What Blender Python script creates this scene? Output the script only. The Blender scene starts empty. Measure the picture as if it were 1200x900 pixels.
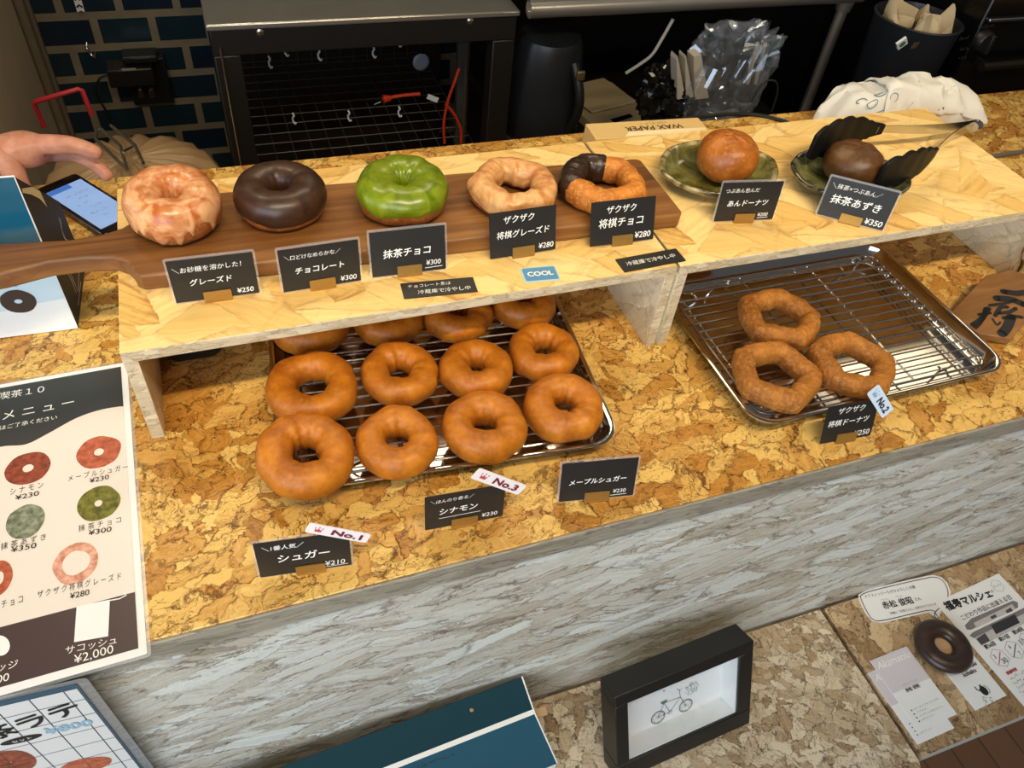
import bpy, math, random
from mathutils import Vector, Matrix, noise, Quaternion
import numpy as np
random.seed(7)
SC = bpy.context.scene
COL = SC.collection

# ------------------------------------------------------------------ camera
CAM = np.array([0.130298, -0.373432, 0.668106])
RC = np.array([[0.9398184, -0.3299397, 0.0887757], [0.1815053, 0.7022391, 0.6884156], [-0.2894774, -0.6308725, 0.7198630]])
F = 912.09
cd = bpy.data.cameras.new('camera'); cam = bpy.data.objects.new('camera', cd); COL.objects.link(cam)
cd.sensor_width = 36; cd.sensor_fit = 'HORIZONTAL'; cd.lens = F / 1200 * 36; cd.clip_start = 0.01; cd.clip_end = 50
U_, S_, V_ = np.linalg.svd(RC); RO = U_ @ V_
m = Matrix([list(RO.T[i]) + [CAM[i]] for i in range(3)] + [[0, 0, 0, 1]])
cam.matrix_world = m
SC.camera = cam

# ------------------------------------------------------------------ light and exposure
SC.view_settings.view_transform = 'Standard'; SC.view_settings.look = 'None'
SC.view_settings.gamma = 1; SC.view_settings.exposure = 0.0; SC.view_settings.use_curve_mapping = False
W = bpy.data.worlds.new('world'); SC.world = W; W.use_nodes = True
W.node_tree.nodes['Background'].inputs[0].default_value = (0.85, 0.86, 0.9, 1)
W.node_tree.nodes['Background'].inputs[1].default_value = 0.11

def area(name, loc, target, sx, sy, power, col, spread=180):
    l = bpy.data.lights.new(name, 'AREA'); l.shape = 'RECTANGLE'; l.size = sx; l.size_y = sy
    l.energy = power; l.color = col; l.spread = math.radians(spread)
    o = bpy.data.objects.new(name, l); COL.objects.link(o); o.location = loc
    d = Vector(target) - Vector(loc)
    o.rotation_euler = d.to_track_quat('-Z', 'Y').to_euler()
    return o
WARM = (1, 0.83, 0.56)
area('track_lamp', (0.55, -0.48, 1.42), (0.55, 0.42, 0.0), 2.4, 0.06, 6.6, WARM, 62)
area('ceiling_lamp', (0.72, 1.2, 1.6), (0.6, 0.4, 0.0), 0.80, 0.34, 5.0, WARM, 150)
area('ceiling_lamp', (2.62, 1.28, 1.6), (1.6, 0.4, 0.0), 0.66, 0.34, 1.4, WARM, 150)
area('kitchen_fill', (-0.25, 1.25, 1.75), (0.3, 1.3, 0.0), 0.4, 0.3, 7, WARM, 160)  # unseen fill light, added to brighten the kitchen
area('shop_window', (-1.2, -1.95, 0.75), (0.4, 0.1, -0.15), 3.0, 1.7, 75, (0.82, 0.92, 1))
area('side_window', (-2.4, 0.55, 0.55), (0.5, 0.25, 0.0), 1.6, 1.1, 15, (0.74, 0.88, 1))

# ------------------------------------------------------------------ helpers
def P(u, v, z=None, y=None, x=None):
    """point of the place seen at (u, v) on the plane z, y or x"""
    d = RO.T @ np.array([(u - 600) / F, -(v - 450) / F, -1.0])
    if z is not None: t = (z - CAM[2]) / d[2]
    elif y is not None: t = (y - CAM[1]) / d[1]
    else: t = (x - CAM[0]) / d[0]
    return Vector(CAM + t * d)

def on_plane(u, v, o, n):
    d = Vector(RO.T @ np.array([(u - 600) / F, -(v - 450) / F, -1.0])); c = Vector(CAM)
    return c + d * ((o - c).dot(n) / d.dot(n))

def lin(c):
    return tuple((x / 12.92 if x <= 0.04045 else ((x + 0.055) / 1.055) ** 2.4) for x in c)
def rgb(r, g, b): return lin((r / 255, g / 255, b / 255))

class NT:
    def __init__(s, name):
        s.m = bpy.data.materials.new(name); s.m.use_nodes = True; s.t = s.m.node_tree
        s.b = s.t.nodes['Principled BSDF']; s.out = s.t.nodes['Material Output']
        s.co = s.n('TexCoord').outputs['Object']
    def n(s, typ, **kw):
        full = typ if typ.startswith('ShaderNode') else ('ShaderNode' + typ if typ in ('TexCoord', 'Math', 'VectorMath', 'VectorRotate', 'ValToRGB', 'MixRGB', 'Bump', 'SeparateXYZ', 'CombineXYZ', 'SeparateColor', 'Mapping', 'MixShader', 'LightPath', 'Fresnel') or typ.startswith(('Tex', 'Bsdf', 'Mix')) else typ)
        nd = s.t.nodes.new(full)
        for k, v in kw.items():
            if k.startswith('_'): setattr(nd, k[1:], v)
        return nd
    def set(s, sock, v):
        if hasattr(v, 'is_output'): s.t.links.new(v, sock)
        else:
            try: sock.default_value = v
            except Exception: sock.default_value = (*v, 1)
    def noise(s, vec, scale, detail=2, rough=0.5, dist=0.0, out='Fac'):
        n = s.n('TexNoise'); s.set(n.inputs['Vector'], vec); n.inputs['Scale'].default_value = scale
        n.inputs['Detail'].default_value = detail; n.inputs['Roughness'].default_value = rough; n.inputs['Distortion'].default_value = dist
        return n.outputs[out]
    def math(s, op, a, b=0.0, c=0.0):
        n = s.n('Math', _operation=op); s.set(n.inputs[0], a); s.set(n.inputs[1], b); s.set(n.inputs[2], c)
        return n.outputs[0]
    def vmath(s, op, a, b=(0, 0, 0)):
        n = s.n('VectorMath', _operation=op); s.set(n.inputs[0], a)
        if op == 'SCALE': s.set(n.inputs['Scale'], b)
        else: s.set(n.inputs[1], b)
        return n.outputs[0]
    def ramp(s, fac, stops, interp='LINEAR'):
        n = s.n('ValToRGB'); s.set(n.inputs[0], fac); r = n.color_ramp; r.interpolation = interp
        while len(r.elements) > 1: r.elements.remove(r.elements[-1])
        for i, (p, c) in enumerate(stops):
            e = r.elements[0] if i == 0 else r.elements.new(p)
            e.position = p; e.color = (*c, 1) if not isinstance(c, (int, float)) else (c, c, c, 1)
        return n.outputs[0]
    def mix(s, fac, a, b, blend='MIX'):
        n = s.n('MixRGB', _blend_type=blend); s.set(n.inputs[0], fac)
        s.set(n.inputs[1], a if hasattr(a, 'is_output') else (*a, 1)); s.set(n.inputs[2], b if hasattr(b, 'is_output') else (*b, 1))
        return n.outputs[0]
    def bump(s, h, strength=0.3, dist=0.002):
        n = s.n('Bump'); s.set(n.inputs['Height'], h); n.inputs['Strength'].default_value = strength; n.inputs['Distance'].default_value = dist
        s.t.links.new(n.outputs[0], s.b.inputs['Normal'])
    def p(s, **kw):
        for k, v in kw.items(): s.set(s.b.inputs[k.replace('_', ' ')], v)
        return s.m

def plain(name, c, rough=0.5, metal=0.0, var=0.10, scale=30, bump=0.0, spec=0.5, **kw):
    t = NT(name); f = t.noise(t.co, scale, 3)
    col = t.mix(f, tuple(x * (1 - var) for x in c), tuple(min(1, x * (1 + var)) for x in c))
    t.p(Base_Color=col, Roughness=rough, Metallic=metal); t.b.inputs['Specular IOR Level'].default_value = spec
    if bump: t.bump(t.noise(t.co, scale * 4, 4), bump)
    for k, v in kw.items(): t.set(t.b.inputs[k.replace('_', ' ')], v)
    return t.m

def osb(name, pale, mid, dark, L=0.06, asp=2.6, angles=(10, -35, 55, -80), axis='Z', line=0.6, grain=0.45, rough=0.4, bump=0.3, ring=0.5, warp=0.25, spec=0.4, thr=0.5, streak=9.0, flecks=0.5, rag=0.009):
    """pressed strand board: overlapping flakes, each with its own direction, tone, fibre and growth lines"""
    t = NT(name)
    ax = {'Z': (0, 0, 1), 'Y': (0, 1, 0), 'X': (1, 0, 0)}[axis]
    sc = {'Z': (1, asp, asp), 'Y': (1, asp, asp), 'X': (asp, 1, asp)}[axis]
    gs = {'Z': (0.55, streak, streak), 'Y': (0.55, streak, streak), 'X': (streak, 0.55, streak)}[axis]
    rs = {'Z': (0.55, 1.5, 1.5), 'Y': (0.55, 1.5, 1.5), 'X': (1.5, 0.55, 1.5)}[axis]
    w1 = t.vmath('SCALE', t.vmath('SUBTRACT', t.noise(t.co, 1.5 / L, 3, 0.6, out='Color'), (0.5, 0.5, 0.5)), warp * L)
    w2 = t.vmath('SCALE', t.vmath('SUBTRACT', t.noise(t.co, 120, 3, 0.65, out='Color'), (0.5, 0.5, 0.5)), rag)
    co = t.vmath('ADD', t.vmath('ADD', t.co, w1), w2)
    col = dkall = hgt = None
    for i, a in enumerate(angles):
        r = t.n('VectorRotate', _rotation_type='AXIS_ANGLE'); t.set(r.inputs['Vector'], co); r.inputs['Axis'].default_value = ax; r.inputs['Angle'].default_value = math.radians(a)
        k = (1.0, 0.9, 1.15, 0.8, 1.3)[i % 5] / L
        v = t.vmath('ADD', t.vmath('MULTIPLY', r.outputs[0], tuple(x * k for x in sc)), (3.7 * i, 1.9 * i, 5.1 * i))
        vo = t.n('TexVoronoi', _feature='F1'); t.set(vo.inputs['Vector'], v); vo.inputs['Scale'].default_value = 1
        ed = t.n('TexVoronoi', _feature='DISTANCE_TO_EDGE'); t.set(ed.inputs['Vector'], v); ed.inputs['Scale'].default_value = 1
        s = t.n('SeparateColor'); t.set(s.inputs[0], vo.outputs['Color'])
        off = t.vmath('SCALE', vo.outputs['Color'], 40.0)
        g = t.noise(t.vmath('ADD', t.vmath('MULTIPLY', v, gs), off), 1.0, 4, 0.6, 0.6)
        rn = t.noise(t.vmath('ADD', t.vmath('MULTIPLY', v, rs), off), 1.0, 3, 0.55, 1.2)
        rg = t.ramp(t.math('PINGPONG', t.math('MULTIPLY', rn, 7.0), 0.5), [(0.02, 1), (0.10, 0)])
        has = t.ramp(s.outputs[0], [(0.30, 0), (0.60, 1)])
        fac = t.math('ADD', t.math('MULTIPLY', s.outputs[1], 1 - grain), t.math('MULTIPLY', g, grain))
        c = t.ramp(fac, [(0.16, tuple(x * 0.6 + y * 0.4 for x, y in zip(dark, mid))), (0.30, mid), (0.50, tuple((x + y) / 2 for x, y in zip(mid, pale))), (0.68, pale)])
        e = t.ramp(t.math('ADD', ed.outputs['Distance'], t.math('MULTIPLY', t.math('SUBTRACT', g, 0.5), 0.16)), [(0.0, 1), (0.06, 0)])  # dark flake outlines: shade at overlapping flake edges put into the colour
        e = t.math('MULTIPLY', e, t.ramp(t.noise(v, 1.3, 2), [(0.40, 0.12), (0.56, 1)]))
        dk = t.math('MINIMUM', t.math('ADD', t.math('MULTIPLY', e, line), t.math('MULTIPLY', t.math('MULTIPLY', rg, has), line * ring)), 0.95)
        c = t.mix(dk, c, dark)
        if col is None: col, dkall, hgt = c, dk, t.math('ADD', g, s.outputs[1])
        else:
            m_ = t.ramp(s.outputs[2], [(thr, 0), (thr + 0.02, 1)])
            col = t.mix(m_, col, c); hgt = t.mix(m_, hgt, t.math('ADD', g, s.outputs[1])); dkall = t.mix(m_, dkall, dk)
    st = None
    for i, a in enumerate((18, -52)):
        r = t.n('VectorRotate', _rotation_type='AXIS_ANGLE'); t.set(r.inputs['Vector'], co); r.inputs['Axis'].default_value = ax; r.inputs['Angle'].default_value = math.radians(a if axis == 'Z' else a * 0.35)
        n_ = t.ramp(t.noise(t.vmath('ADD', t.vmath('MULTIPLY', r.outputs[0], tuple((0.9 if x == 1 else 5.5) / L for x in sc)), (i * 7.7, 2, 3)), 1.0, 3, 0.6, 1.0), [(0.60, 0), (0.66, 1)])
        st = n_ if st is None else t.math('MAXIMUM', st, n_)
    col = t.mix(t.math('MULTIPLY', st, flecks), col, dark)
    kn = t.ramp(t.noise(t.co, 1.1 / L, 4, 0.7, 1.5), [(0.64, 0), (0.72, 1)])
    col = t.mix(t.math('MULTIPLY', kn, 0.55 * line), col, dark)
    t.p(Base_Color=col, Roughness=t.math('ADD', rough - 0.08, t.math('MULTIPLY', hgt, 0.08)))
    t.b.inputs['Specular IOR Level'].default_value = spec
    t.bump(t.math('SUBTRACT', hgt, t.math('MULTIPLY', dkall, 0.8)), bump, 0.0015)
    return t.m

def wood(name, a, b, c, scale=1.0, rough=0.4, axis='x', bump=0.1):
    t = NT(name); st = {'x': (3, 60, 60), 'y': (60, 3, 60), 'z': (60, 60, 3)}[axis]
    v = t.vmath('MULTIPLY', t.co, tuple(x * scale for x in st))
    f = t.noise(v, 1.0, 4, 0.6, 1.2); big = t.noise(t.vmath('MULTIPLY', t.co, tuple(x * scale / 6 for x in st)), 1.0, 2)
    f = t.math('ADD', t.math('MULTIPLY', f, 0.6), t.math('MULTIPLY', big, 0.4))
    t.p(Base_Color=t.ramp(f, [(0.3, a), (0.5, b), (0.68, c)]), Roughness=rough); t.bump(f, bump, 0.001)
    return t.m

def clear(name, rough=0.1, tint=(0.9, 0.92, 0.95), amount=0.25, milk=0.0):
    """see-through film: mostly transparent, some gloss, a little milky white"""
    t = NT(name); tr = t.n('BsdfTransparent'); gl = t.n('BsdfGlossy'); mx = t.n('MixShader'); df = t.n('BsdfDiffuse'); m2 = t.n('MixShader')
    f = t.math('ADD', amount * 0.7, t.math('MULTIPLY', t.noise(t.co, 40, 2), amount * 0.6))
    gl.inputs['Color'].default_value = (*tint, 1); gl.inputs['Roughness'].default_value = rough; df.inputs['Color'].default_value = (*tint, 1)
    m2.inputs[0].default_value = milk; t.t.links.new(tr.outputs[0], m2.inputs[1]); t.t.links.new(df.outputs[0], m2.inputs[2])
    t.set(mx.inputs[0], f); t.t.links.new(m2.outputs[0], mx.inputs[1]); t.t.links.new(gl.outputs[0], mx.inputs[2])
    t.t.links.new(mx.outputs[0], t.out.inputs[0])
    return t.m

class G:
    """collects geometry in world coordinates"""
    def __init__(s): s.v = []; s.f = []; s.mi = []
    def add(s, vs, fs, mi=0):
        o = len(s.v); s.v += [Vector(x) for x in vs]; s.f += [tuple(i + o for i in f) for f in fs]; s.mi += [mi] * len(fs); return s
    def box(s, a, b, M=None, mi=0):
        vs = [Vector((x, y, z)) for z in (a[2], b[2]) for y in (a[1], b[1]) for x in (a[0], b[0])]
        if M is not None: vs = [M @ v for v in vs]
        return s.add(vs, [(0, 2, 3, 1), (4, 5, 7, 6), (0, 1, 5, 4), (2, 6, 7, 3), (0, 4, 6, 2), (1, 3, 7, 5)], mi)
    def prism(s, poly, lo, hi, M=None, mi=0):
        """poly: xy points counter-clockwise, lifted from lo to hi"""
        n = len(poly); vs = [Vector((p[0], p[1], z)) for z in (lo, hi) for p in poly]
        if M is not None: vs = [M @ v for v in vs]
        fs = [tuple(reversed(range(n))), tuple(range(n, 2 * n))] + [(i, (i + 1) % n, n + (i + 1) % n, n + i) for i in range(n)]
        return s.add(vs, fs, mi)
    def grid(s, rows, cu=False, cv=False, mi=0):
        nu, nv = len(rows), len(rows[0]); vs = [p for r in rows for p in r]; fs = []
        for i in range(nu if cu else nu - 1):
            for j in range(nv if cv else nv - 1):
                fs.append((i * nv + j, ((i + 1) % nu) * nv + j, ((i + 1) % nu) * nv + (j + 1) % nv, i * nv + (j + 1) % nv))
        return s.add(vs, fs, mi)
    def tube(s, pts, r, seg=8, closed=False, mi=0):
        pts = [Vector(p) for p in pts]; n = len(pts); rows = []; ref = None
        for i, p in enumerate(pts):
            if closed: d = pts[(i + 1) % n] - pts[i - 1]
            else: d = pts[min(i + 1, n - 1)] - pts[max(i - 1, 0)]
            d.normalize()
            if ref is None: ref = d.orthogonal().normalized()
            ref = (ref - d * ref.dot(d)); ref = ref.normalized() if ref.length > 1e-6 else d.orthogonal().normalized()
            b = d.cross(ref); rr = r[i] if isinstance(r, (list, tuple)) else r
            rows.append([p + (ref * math.cos(a) + b * math.sin(a)) * rr for a in [2 * math.pi * k / seg for k in range(seg)]])
        o = len(s.v); s.grid(rows, closed, True, mi)
        if not closed:
            s.f += [tuple(o + k for k in reversed(range(seg))), tuple(o + (n - 1) * seg + k for k in range(seg))]; s.mi += [mi, mi]
        return s
    def lathe(s, prof, c, seg=32, M=None, capb=True, capt=True, mi=0):
        rows = [[Vector((r * math.cos(a), r * math.sin(a), z)) for a in [2 * math.pi * k / seg for k in range(seg)]] for r, z in prof]
        if M is not None: rows = [[M @ p for p in r] for r in rows]
        rows = [[p + Vector(c) for p in r] for r in rows]
        o = len(s.v); s.grid(rows, False, True, mi)
        if capb: s.f.append(tuple(o + k for k in reversed(range(seg)))); s.mi.append(mi)
        if capt: s.f.append(tuple(o + (len(prof) - 1) * seg + k for k in range(seg))); s.mi.append(mi)
        return s

ORG = {}
def noise3(p): return Vector((noise.noise(p), noise.noise(p + Vector((31.4, 0, 7.7))), noise.noise(p + Vector((0, 17.3, 51.1)))))
def obj(name, g, mat, parent=None, loc=None, smooth=35, bevel=0.0, seg=2, label=None, subsurf=0):
    o0 = ORG[parent.name] if parent else Vector(loc if loc is not None else (0, 0, 0))
    me = bpy.data.meshes.new(name); me.from_pydata([tuple(v - o0) for v in g.v], [], g.f); me.validate(clean_customdata=False)
    for mm in (mat if isinstance(mat, (list, tuple)) else [mat]): me.materials.append(mm)
    if len(me.polygons) == len(g.mi): me.polygons.foreach_set('material_index', g.mi)
    if smooth:
        me.polygons.foreach_set('use_smooth', [True] * len(me.polygons)); me.set_sharp_from_angle(angle=math.radians(smooth))
    me.update()
    o = bpy.data.objects.new(name, me); COL.objects.link(o)
    if parent: o.parent = parent
    else: o.location = o0
    ORG[o.name] = o0
    if bevel:
        b = o.modifiers.new('bevel', 'BEVEL'); b.width = bevel; b.segments = seg; b.limit_method = 'ANGLE'; b.angle_limit = math.radians(40)
    if subsurf:
        b = o.modifiers.new('subsurf', 'SUBSURF'); b.levels = subsurf; b.render_levels = subsurf
    if label: o['label'] = label
    return o
def tag(o, label, cat, group=None):
    o['label'] = label; o['category'] = cat
    if group: o['group'] = group
    return o
def thing(name, label, cat, loc, group=None):
    o = bpy.data.objects.new(name, None); COL.objects.link(o); o.location = loc; o.empty_display_size = 0.03
    ORG[o.name] = Vector(loc); return tag(o, label, cat, group)
def struct(name, g, mat, **k):
    o = obj(name, g, mat, **k); o['kind'] = 'structure'; return o

def smoothline(pts, n=8, closed=False):
    pts = [Vector(p) for p in pts]; out = []; N = len(pts)
    for i in range(N if closed else N - 1):
        g = (lambda k: pts[k % N]) if closed else (lambda k: pts[max(0, min(N - 1, k))])
        a, b, c, d = g(i - 1), g(i), g(i + 1), g(i + 2)
        for k in range(n):
            t = k / n
            out.append(0.5 * ((2 * b) + (c - a) * t + (2 * a - 5 * b + 4 * c - d) * t * t + (3 * b - a - 3 * c + d) * t ** 3))
    if not closed: out.append(pts[-1])
    return out
def rrect(x0, y0, x1, y1, r, n=5):
    out = []
    for cx, cy, a0 in ((x1 - r, y0 + r, -90), (x1 - r, y1 - r, 0), (x0 + r, y1 - r, 90), (x0 + r, y0 + r, 180)):
        for k in range(n + 1):
            a = math.radians(a0 + 90 * k / n); out.append((cx + r * math.cos(a), cy + r * math.sin(a)))
    return out
def frame(o, ex, ey):
    ex = Vector(ex).normalized(); ey = Vector(ey); ey = (ey - ex * ey.dot(ex)).normalized(); n = ex.cross(ey)
    return Matrix(((ex.x, ey.x, n.x, o[0]), (ex.y, ey.y, n.y, o[1]), (ex.z, ey.z, n.z, o[2]), (0, 0, 0, 1)))
def quad_frame(bl, br, tl): return frame(bl, Vector(br) - Vector(bl), Vector(tl) - Vector(bl))

_TX = {}
def glyphs(body, bold=0.0, shear=0.0):
    key = (body, bold, shear)
    if key not in _TX:
        cu = bpy.data.curves.new('t', 'FONT'); cu.body = body; cu.size = 1; cu.resolution_u = 3; cu.offset = bold; cu.shear = shear; cu.fill_mode = 'FRONT'
        ob = bpy.data.objects.new('t', cu); COL.objects.link(ob); dg = bpy.context.evaluated_depsgraph_get(); dg.update()
        me = bpy.data.meshes.new_from_object(ob.evaluated_get(dg))
        vs = [(v.co.x, v.co.y) for v in me.vertices]; fs = [tuple(p.vertices) for p in me.polygons]
        bpy.data.objects.remove(ob); bpy.data.curves.remove(cu); bpy.data.meshes.remove(me)
        _TX[key] = (vs, fs)
    return _TX[key]
def write(g, body, M, cx, cy, w=None, h=None, bold=0.0, shear=0.0, wob=0.0, rot=0.0, mi=0, lift=0.0004, align='C'):
    """adds lettering to g, its middle (or left end) at (cx, cy) in the plane M"""
    vs, fs = glyphs(body, 0.0, shear)
    for k, (du, dv) in enumerate(((1, 0), (-1, 0), (0, 1), (0, -1), (0.7, 0.7), (-0.7, -0.7)) if bold else ()):
        if k == 0: vs, fs, v0, f0, n0 = list(vs), list(fs), vs, fs, len(vs)
        vs += [(x + du * bold * 0.75, y + dv * bold * 0.75) for x, y in v0]; fs += [tuple(i + n0 * (k + 1) for i in f) for f in f0]
    if not vs: return g
    x0 = min(v[0] for v in vs); x1 = max(v[0] for v in vs); y0 = min(v[1] for v in vs); y1 = max(v[1] for v in vs)
    sx = w / (x1 - x0) if w else None; sy = h / (y1 - y0) if h else None
    sx = sx or sy; sy = sy or sx
    c, s = math.cos(math.radians(rot)), math.sin(math.radians(rot)); out = []; sd = sum(map(ord, body)) % 97
    n1 = len(v0) if bold else len(vs)
    for i, (x, y) in enumerate(vs):
        if wob:
            q = noise3(Vector((x * 1.1, y * 1.3, sd))); x += q.x * wob; y += q.y * wob
        X = (x - (x0 + x1) / 2) * sx if align == 'C' else (x - x0) * sx
        Y = (y - (y0 + y1) / 2) * sy
        out.append(M @ Vector((cx + X * c - Y * s, cy + X * s + Y * c, lift + 0.00003 * (i // n1))))
    return g.add(out, fs, mi)

# ------------------------------------------------------------------ materials
OSB_TOP = osb('strand board, varnished', rgb(234, 192, 108), rgb(190, 132, 54), rgb(84, 44, 12), 0.048, 1.9, (12, -38, 62, 95, -12), 'Z', 0.85, 0.5, 0.21, 0.4, 0.9, warp=0.5, thr=0.5, streak=6, flecks=0.65)
OSB_FINE = osb('strand board, pale', rgb(246, 214, 146), rgb(228, 184, 104), rgb(156, 96, 40), 0.12, 2.4, (8, -28, 40, -8), 'Z', 0.42, 0.55, 0.5, 0.15, 0.25, warp=0.12, thr=0.6, streak=7, flecks=0.14, rag=0.004)
OSB_EDGE = osb('strand board edge', rgb(214, 200, 172), rgb(186, 168, 136), rgb(110, 88, 62), 0.03, 4.0, (0, 6, -5), 'Y', 0.5, 0.6, 0.7, 0.3, 0.0, warp=0.2, rag=0.003, flecks=0.3)
OSB_SIDE = osb('strand board side', rgb(234, 224, 196), rgb(206, 192, 158), rgb(130, 104, 70), 0.09, 2.4, (10, -30, 60), 'X', 0.3, 0.5, 0.5, 0.2, 0.3, warp=0.15, rag=0.004, flecks=0.12)
OSB_GREY = osb('strand board, white washed', rgb(218, 219, 211), rgb(186, 176, 158), rgb(96, 70, 48), 0.12, 4.6, (-9, -22, 8, -15, 16), 'Y', 0.65, 0.62, 0.55, 0.7, 0.35, warp=0.12, thr=0.5, streak=5, flecks=0.45, rag=0.010)
OSB_STRIP = osb('strand board cut edge, washed', rgb(168, 160, 144), rgb(136, 126, 110), rgb(74, 64, 52), 0.06, 7.0, (0, 4, -4), 'Y', 0.5, 0.7, 0.6, 0.4, 0.0, warp=0.1, rag=0.003, flecks=0.3)
OSB_LOW = osb('strand board, rough', rgb(230, 213, 184), rgb(174, 146, 110), rgb(74, 52, 34), 0.036, 1.9, (10, -42, 65, -80, 30), 'Z', 0.85, 0.55, 0.55, 0.55, 0.8, warp=0.5, streak=6, flecks=0.5, rag=0.009)
OSB_LOW2 = osb('strand board, brown', rgb(214, 187, 147), rgb(164, 131, 92), rgb(78, 54, 34), 0.042, 1.9, (20, -32, 70, -75), 'Z', 0.8, 0.55, 0.5, 0.45, 1.0, warp=0.6, streak=6, flecks=0.5, rag=0.009)
GREY_EDGE = plain('grey board edge', rgb(176, 180, 172), 0.6, var=0.12, scale=60)
WALNUT = wood('walnut', rgb(72, 42, 18), rgb(120, 76, 36), rgb(156, 108, 58), 1.0, 0.42)
WALNUT_LIGHT = wood('walnut sapwood', rgb(150, 104, 58), rgb(186, 140, 86), rgb(205, 165, 112), 1.0, 0.45)
STEEL = plain('stainless steel', (0.62, 0.61, 0.58), 0.22, 1.0, var=0.06, scale=8)
STEEL_DARK = plain('brushed steel', (0.56, 0.52, 0.46), 0.30, 0.85, var=0.15, scale=10)
TRAYM = plain('polished tray steel', (0.60, 0.58, 0.54), 0.11, 1.0, var=0.05, scale=6)
WIRE = plain('bright wire', (0.72, 0.70, 0.66), 0.2, 1.0, var=0.03)
BRASS = plain('matt brass', rgb(176, 138, 72), 0.42, 0.7, var=0.08, scale=200)
BLACK = plain('black lacquer', rgb(26, 25, 24), 0.4, var=0.2)
BLACK_GLOSS = plain('black gloss', rgb(14, 14, 15), 0.15, var=0.2)
BLACK_METAL = plain('black painted metal', rgb(22, 20, 18), 0.45, var=0.25, scale=12)
CARD = plain('black card', rgb(34, 33, 32), 0.42, var=0.12, scale=60)
CLEAR = clear('clear film', 0.2, amount=0.08, milk=0.12)
CHALK = plain('white pen', rgb(245, 245, 240), 0.6, var=0.02)
PAPER = plain('white paper', rgb(240, 241, 242), 0.6, var=0.02, scale=90)
INK = plain('black ink', rgb(28, 27, 28), 0.6, var=0.05)
GREYINK = plain('grey ink', rgb(120, 118, 116), 0.6, var=0.05)

DOUGH_A = rgb(150, 78, 8); DOUGH_B = rgb(210, 130, 26)
def dough(name, a, b, rough=0.5, bump=0.2, bscale=120, spots=None, coat=0.06):
    t = NT(name); f = t.noise(t.co, 26, 4, 0.6, 0.4); fine = t.noise(t.co, 220, 3)
    f2 = t.math('ADD', t.math('MULTIPLY', f, 0.75), t.math('MULTIPLY', fine, 0.25))
    c = t.ramp(f2, [(0.33, a), (0.66, b)])
    if spots: c = t.mix(t.ramp(t.noise(t.co, 190, 4, 0.7), [(0.50, 0), (0.72, 0.8)]), c, spots)
    t.p(Base_Color=c, Roughness=rough); t.b.inputs['Subsurface Weight'].default_value = 0.08; t.b.inputs['Subsurface Radius'].default_value = (0.01, 0.004, 0.002)
    t.b.inputs['Coat Weight'].default_value = coat; t.b.inputs['Coat Roughness'].default_value = 0.3
    h = t.math('ADD', t.math('MULTIPLY', t.noise(t.co, bscale, 4), 1.0), t.math('MULTIPLY', t.noise(t.co, bscale * 4, 2), 0.3))
    t.bump(h, bump, 0.002)
    return t.m
YEAST = dough('fried dough', DOUGH_A, DOUGH_B)
CRISPY = dough('crisp fried dough', rgb(128, 70, 14), rgb(190, 122, 40), 0.6, 1.0, 190, spots=rgb(204, 142, 62), coat=0.0)
CRISPY_WARM = dough('crisp orange dough', rgb(160, 84, 20), rgb(222, 138, 46), 0.5, 0.9, 170, spots=rgb(232, 168, 84), coat=0.0)
CAKE = dough('cake dough', rgb(120, 62, 24), rgb(170, 98, 42), 0.5, 0.6, 130, spots=rgb(196, 132, 70), coat=0.0)
BUN = dough('bun crust', rgb(136, 70, 14), rgb(184, 106, 28), 0.42, 0.15, 90, spots=rgb(204, 134, 52), coat=0.1)
BUN_DARK = dough('dark bun crust', rgb(70, 40, 16), rgb(104, 66, 26), 0.45, 0.15, 90, spots=rgb(112, 74, 34), coat=0.08)
def icing(name, a, b, rough=0.2, spec=0.5, bump=0.1, sss=0.0, alpha=1.0):
    t = NT(name); f = t.noise(t.co, 45, 4, 0.6, 1.0)
    t.p(Base_Color=t.ramp(f, [(0.35, a), (0.65, b)]), Roughness=rough); t.b.inputs['Coat Weight'].default_value = 0.12; t.b.inputs['Coat Roughness'].default_value = 0.15
    t.b.inputs['Subsurface Weight'].default_value = sss; t.b.inputs['Subsurface Radius'].default_value = (0.01, 0.005, 0.003)
    t.bump(t.noise(t.co, 120, 3), bump, 0.002)
    return t.m
GLAZE = icing('sugar glaze', rgb(176, 94, 38), rgb(230, 174, 124), 0.3, bump=0.2)
GLAZE_WHITE = icing('white sugar glaze', rgb(184, 116, 58), rgb(226, 174, 114), 0.42, bump=0.5)
CHOC = icing('chocolate', rgb(44, 24, 12), rgb(66, 38, 20), 0.42)
CHOC_DARK = icing('dark chocolate', rgb(34, 20, 12), rgb(54, 34, 20), 0.4, bump=0.5)
MATCHA = icing('green tea icing', rgb(90, 108, 8), rgb(128, 144, 20), 0.3)

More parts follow.
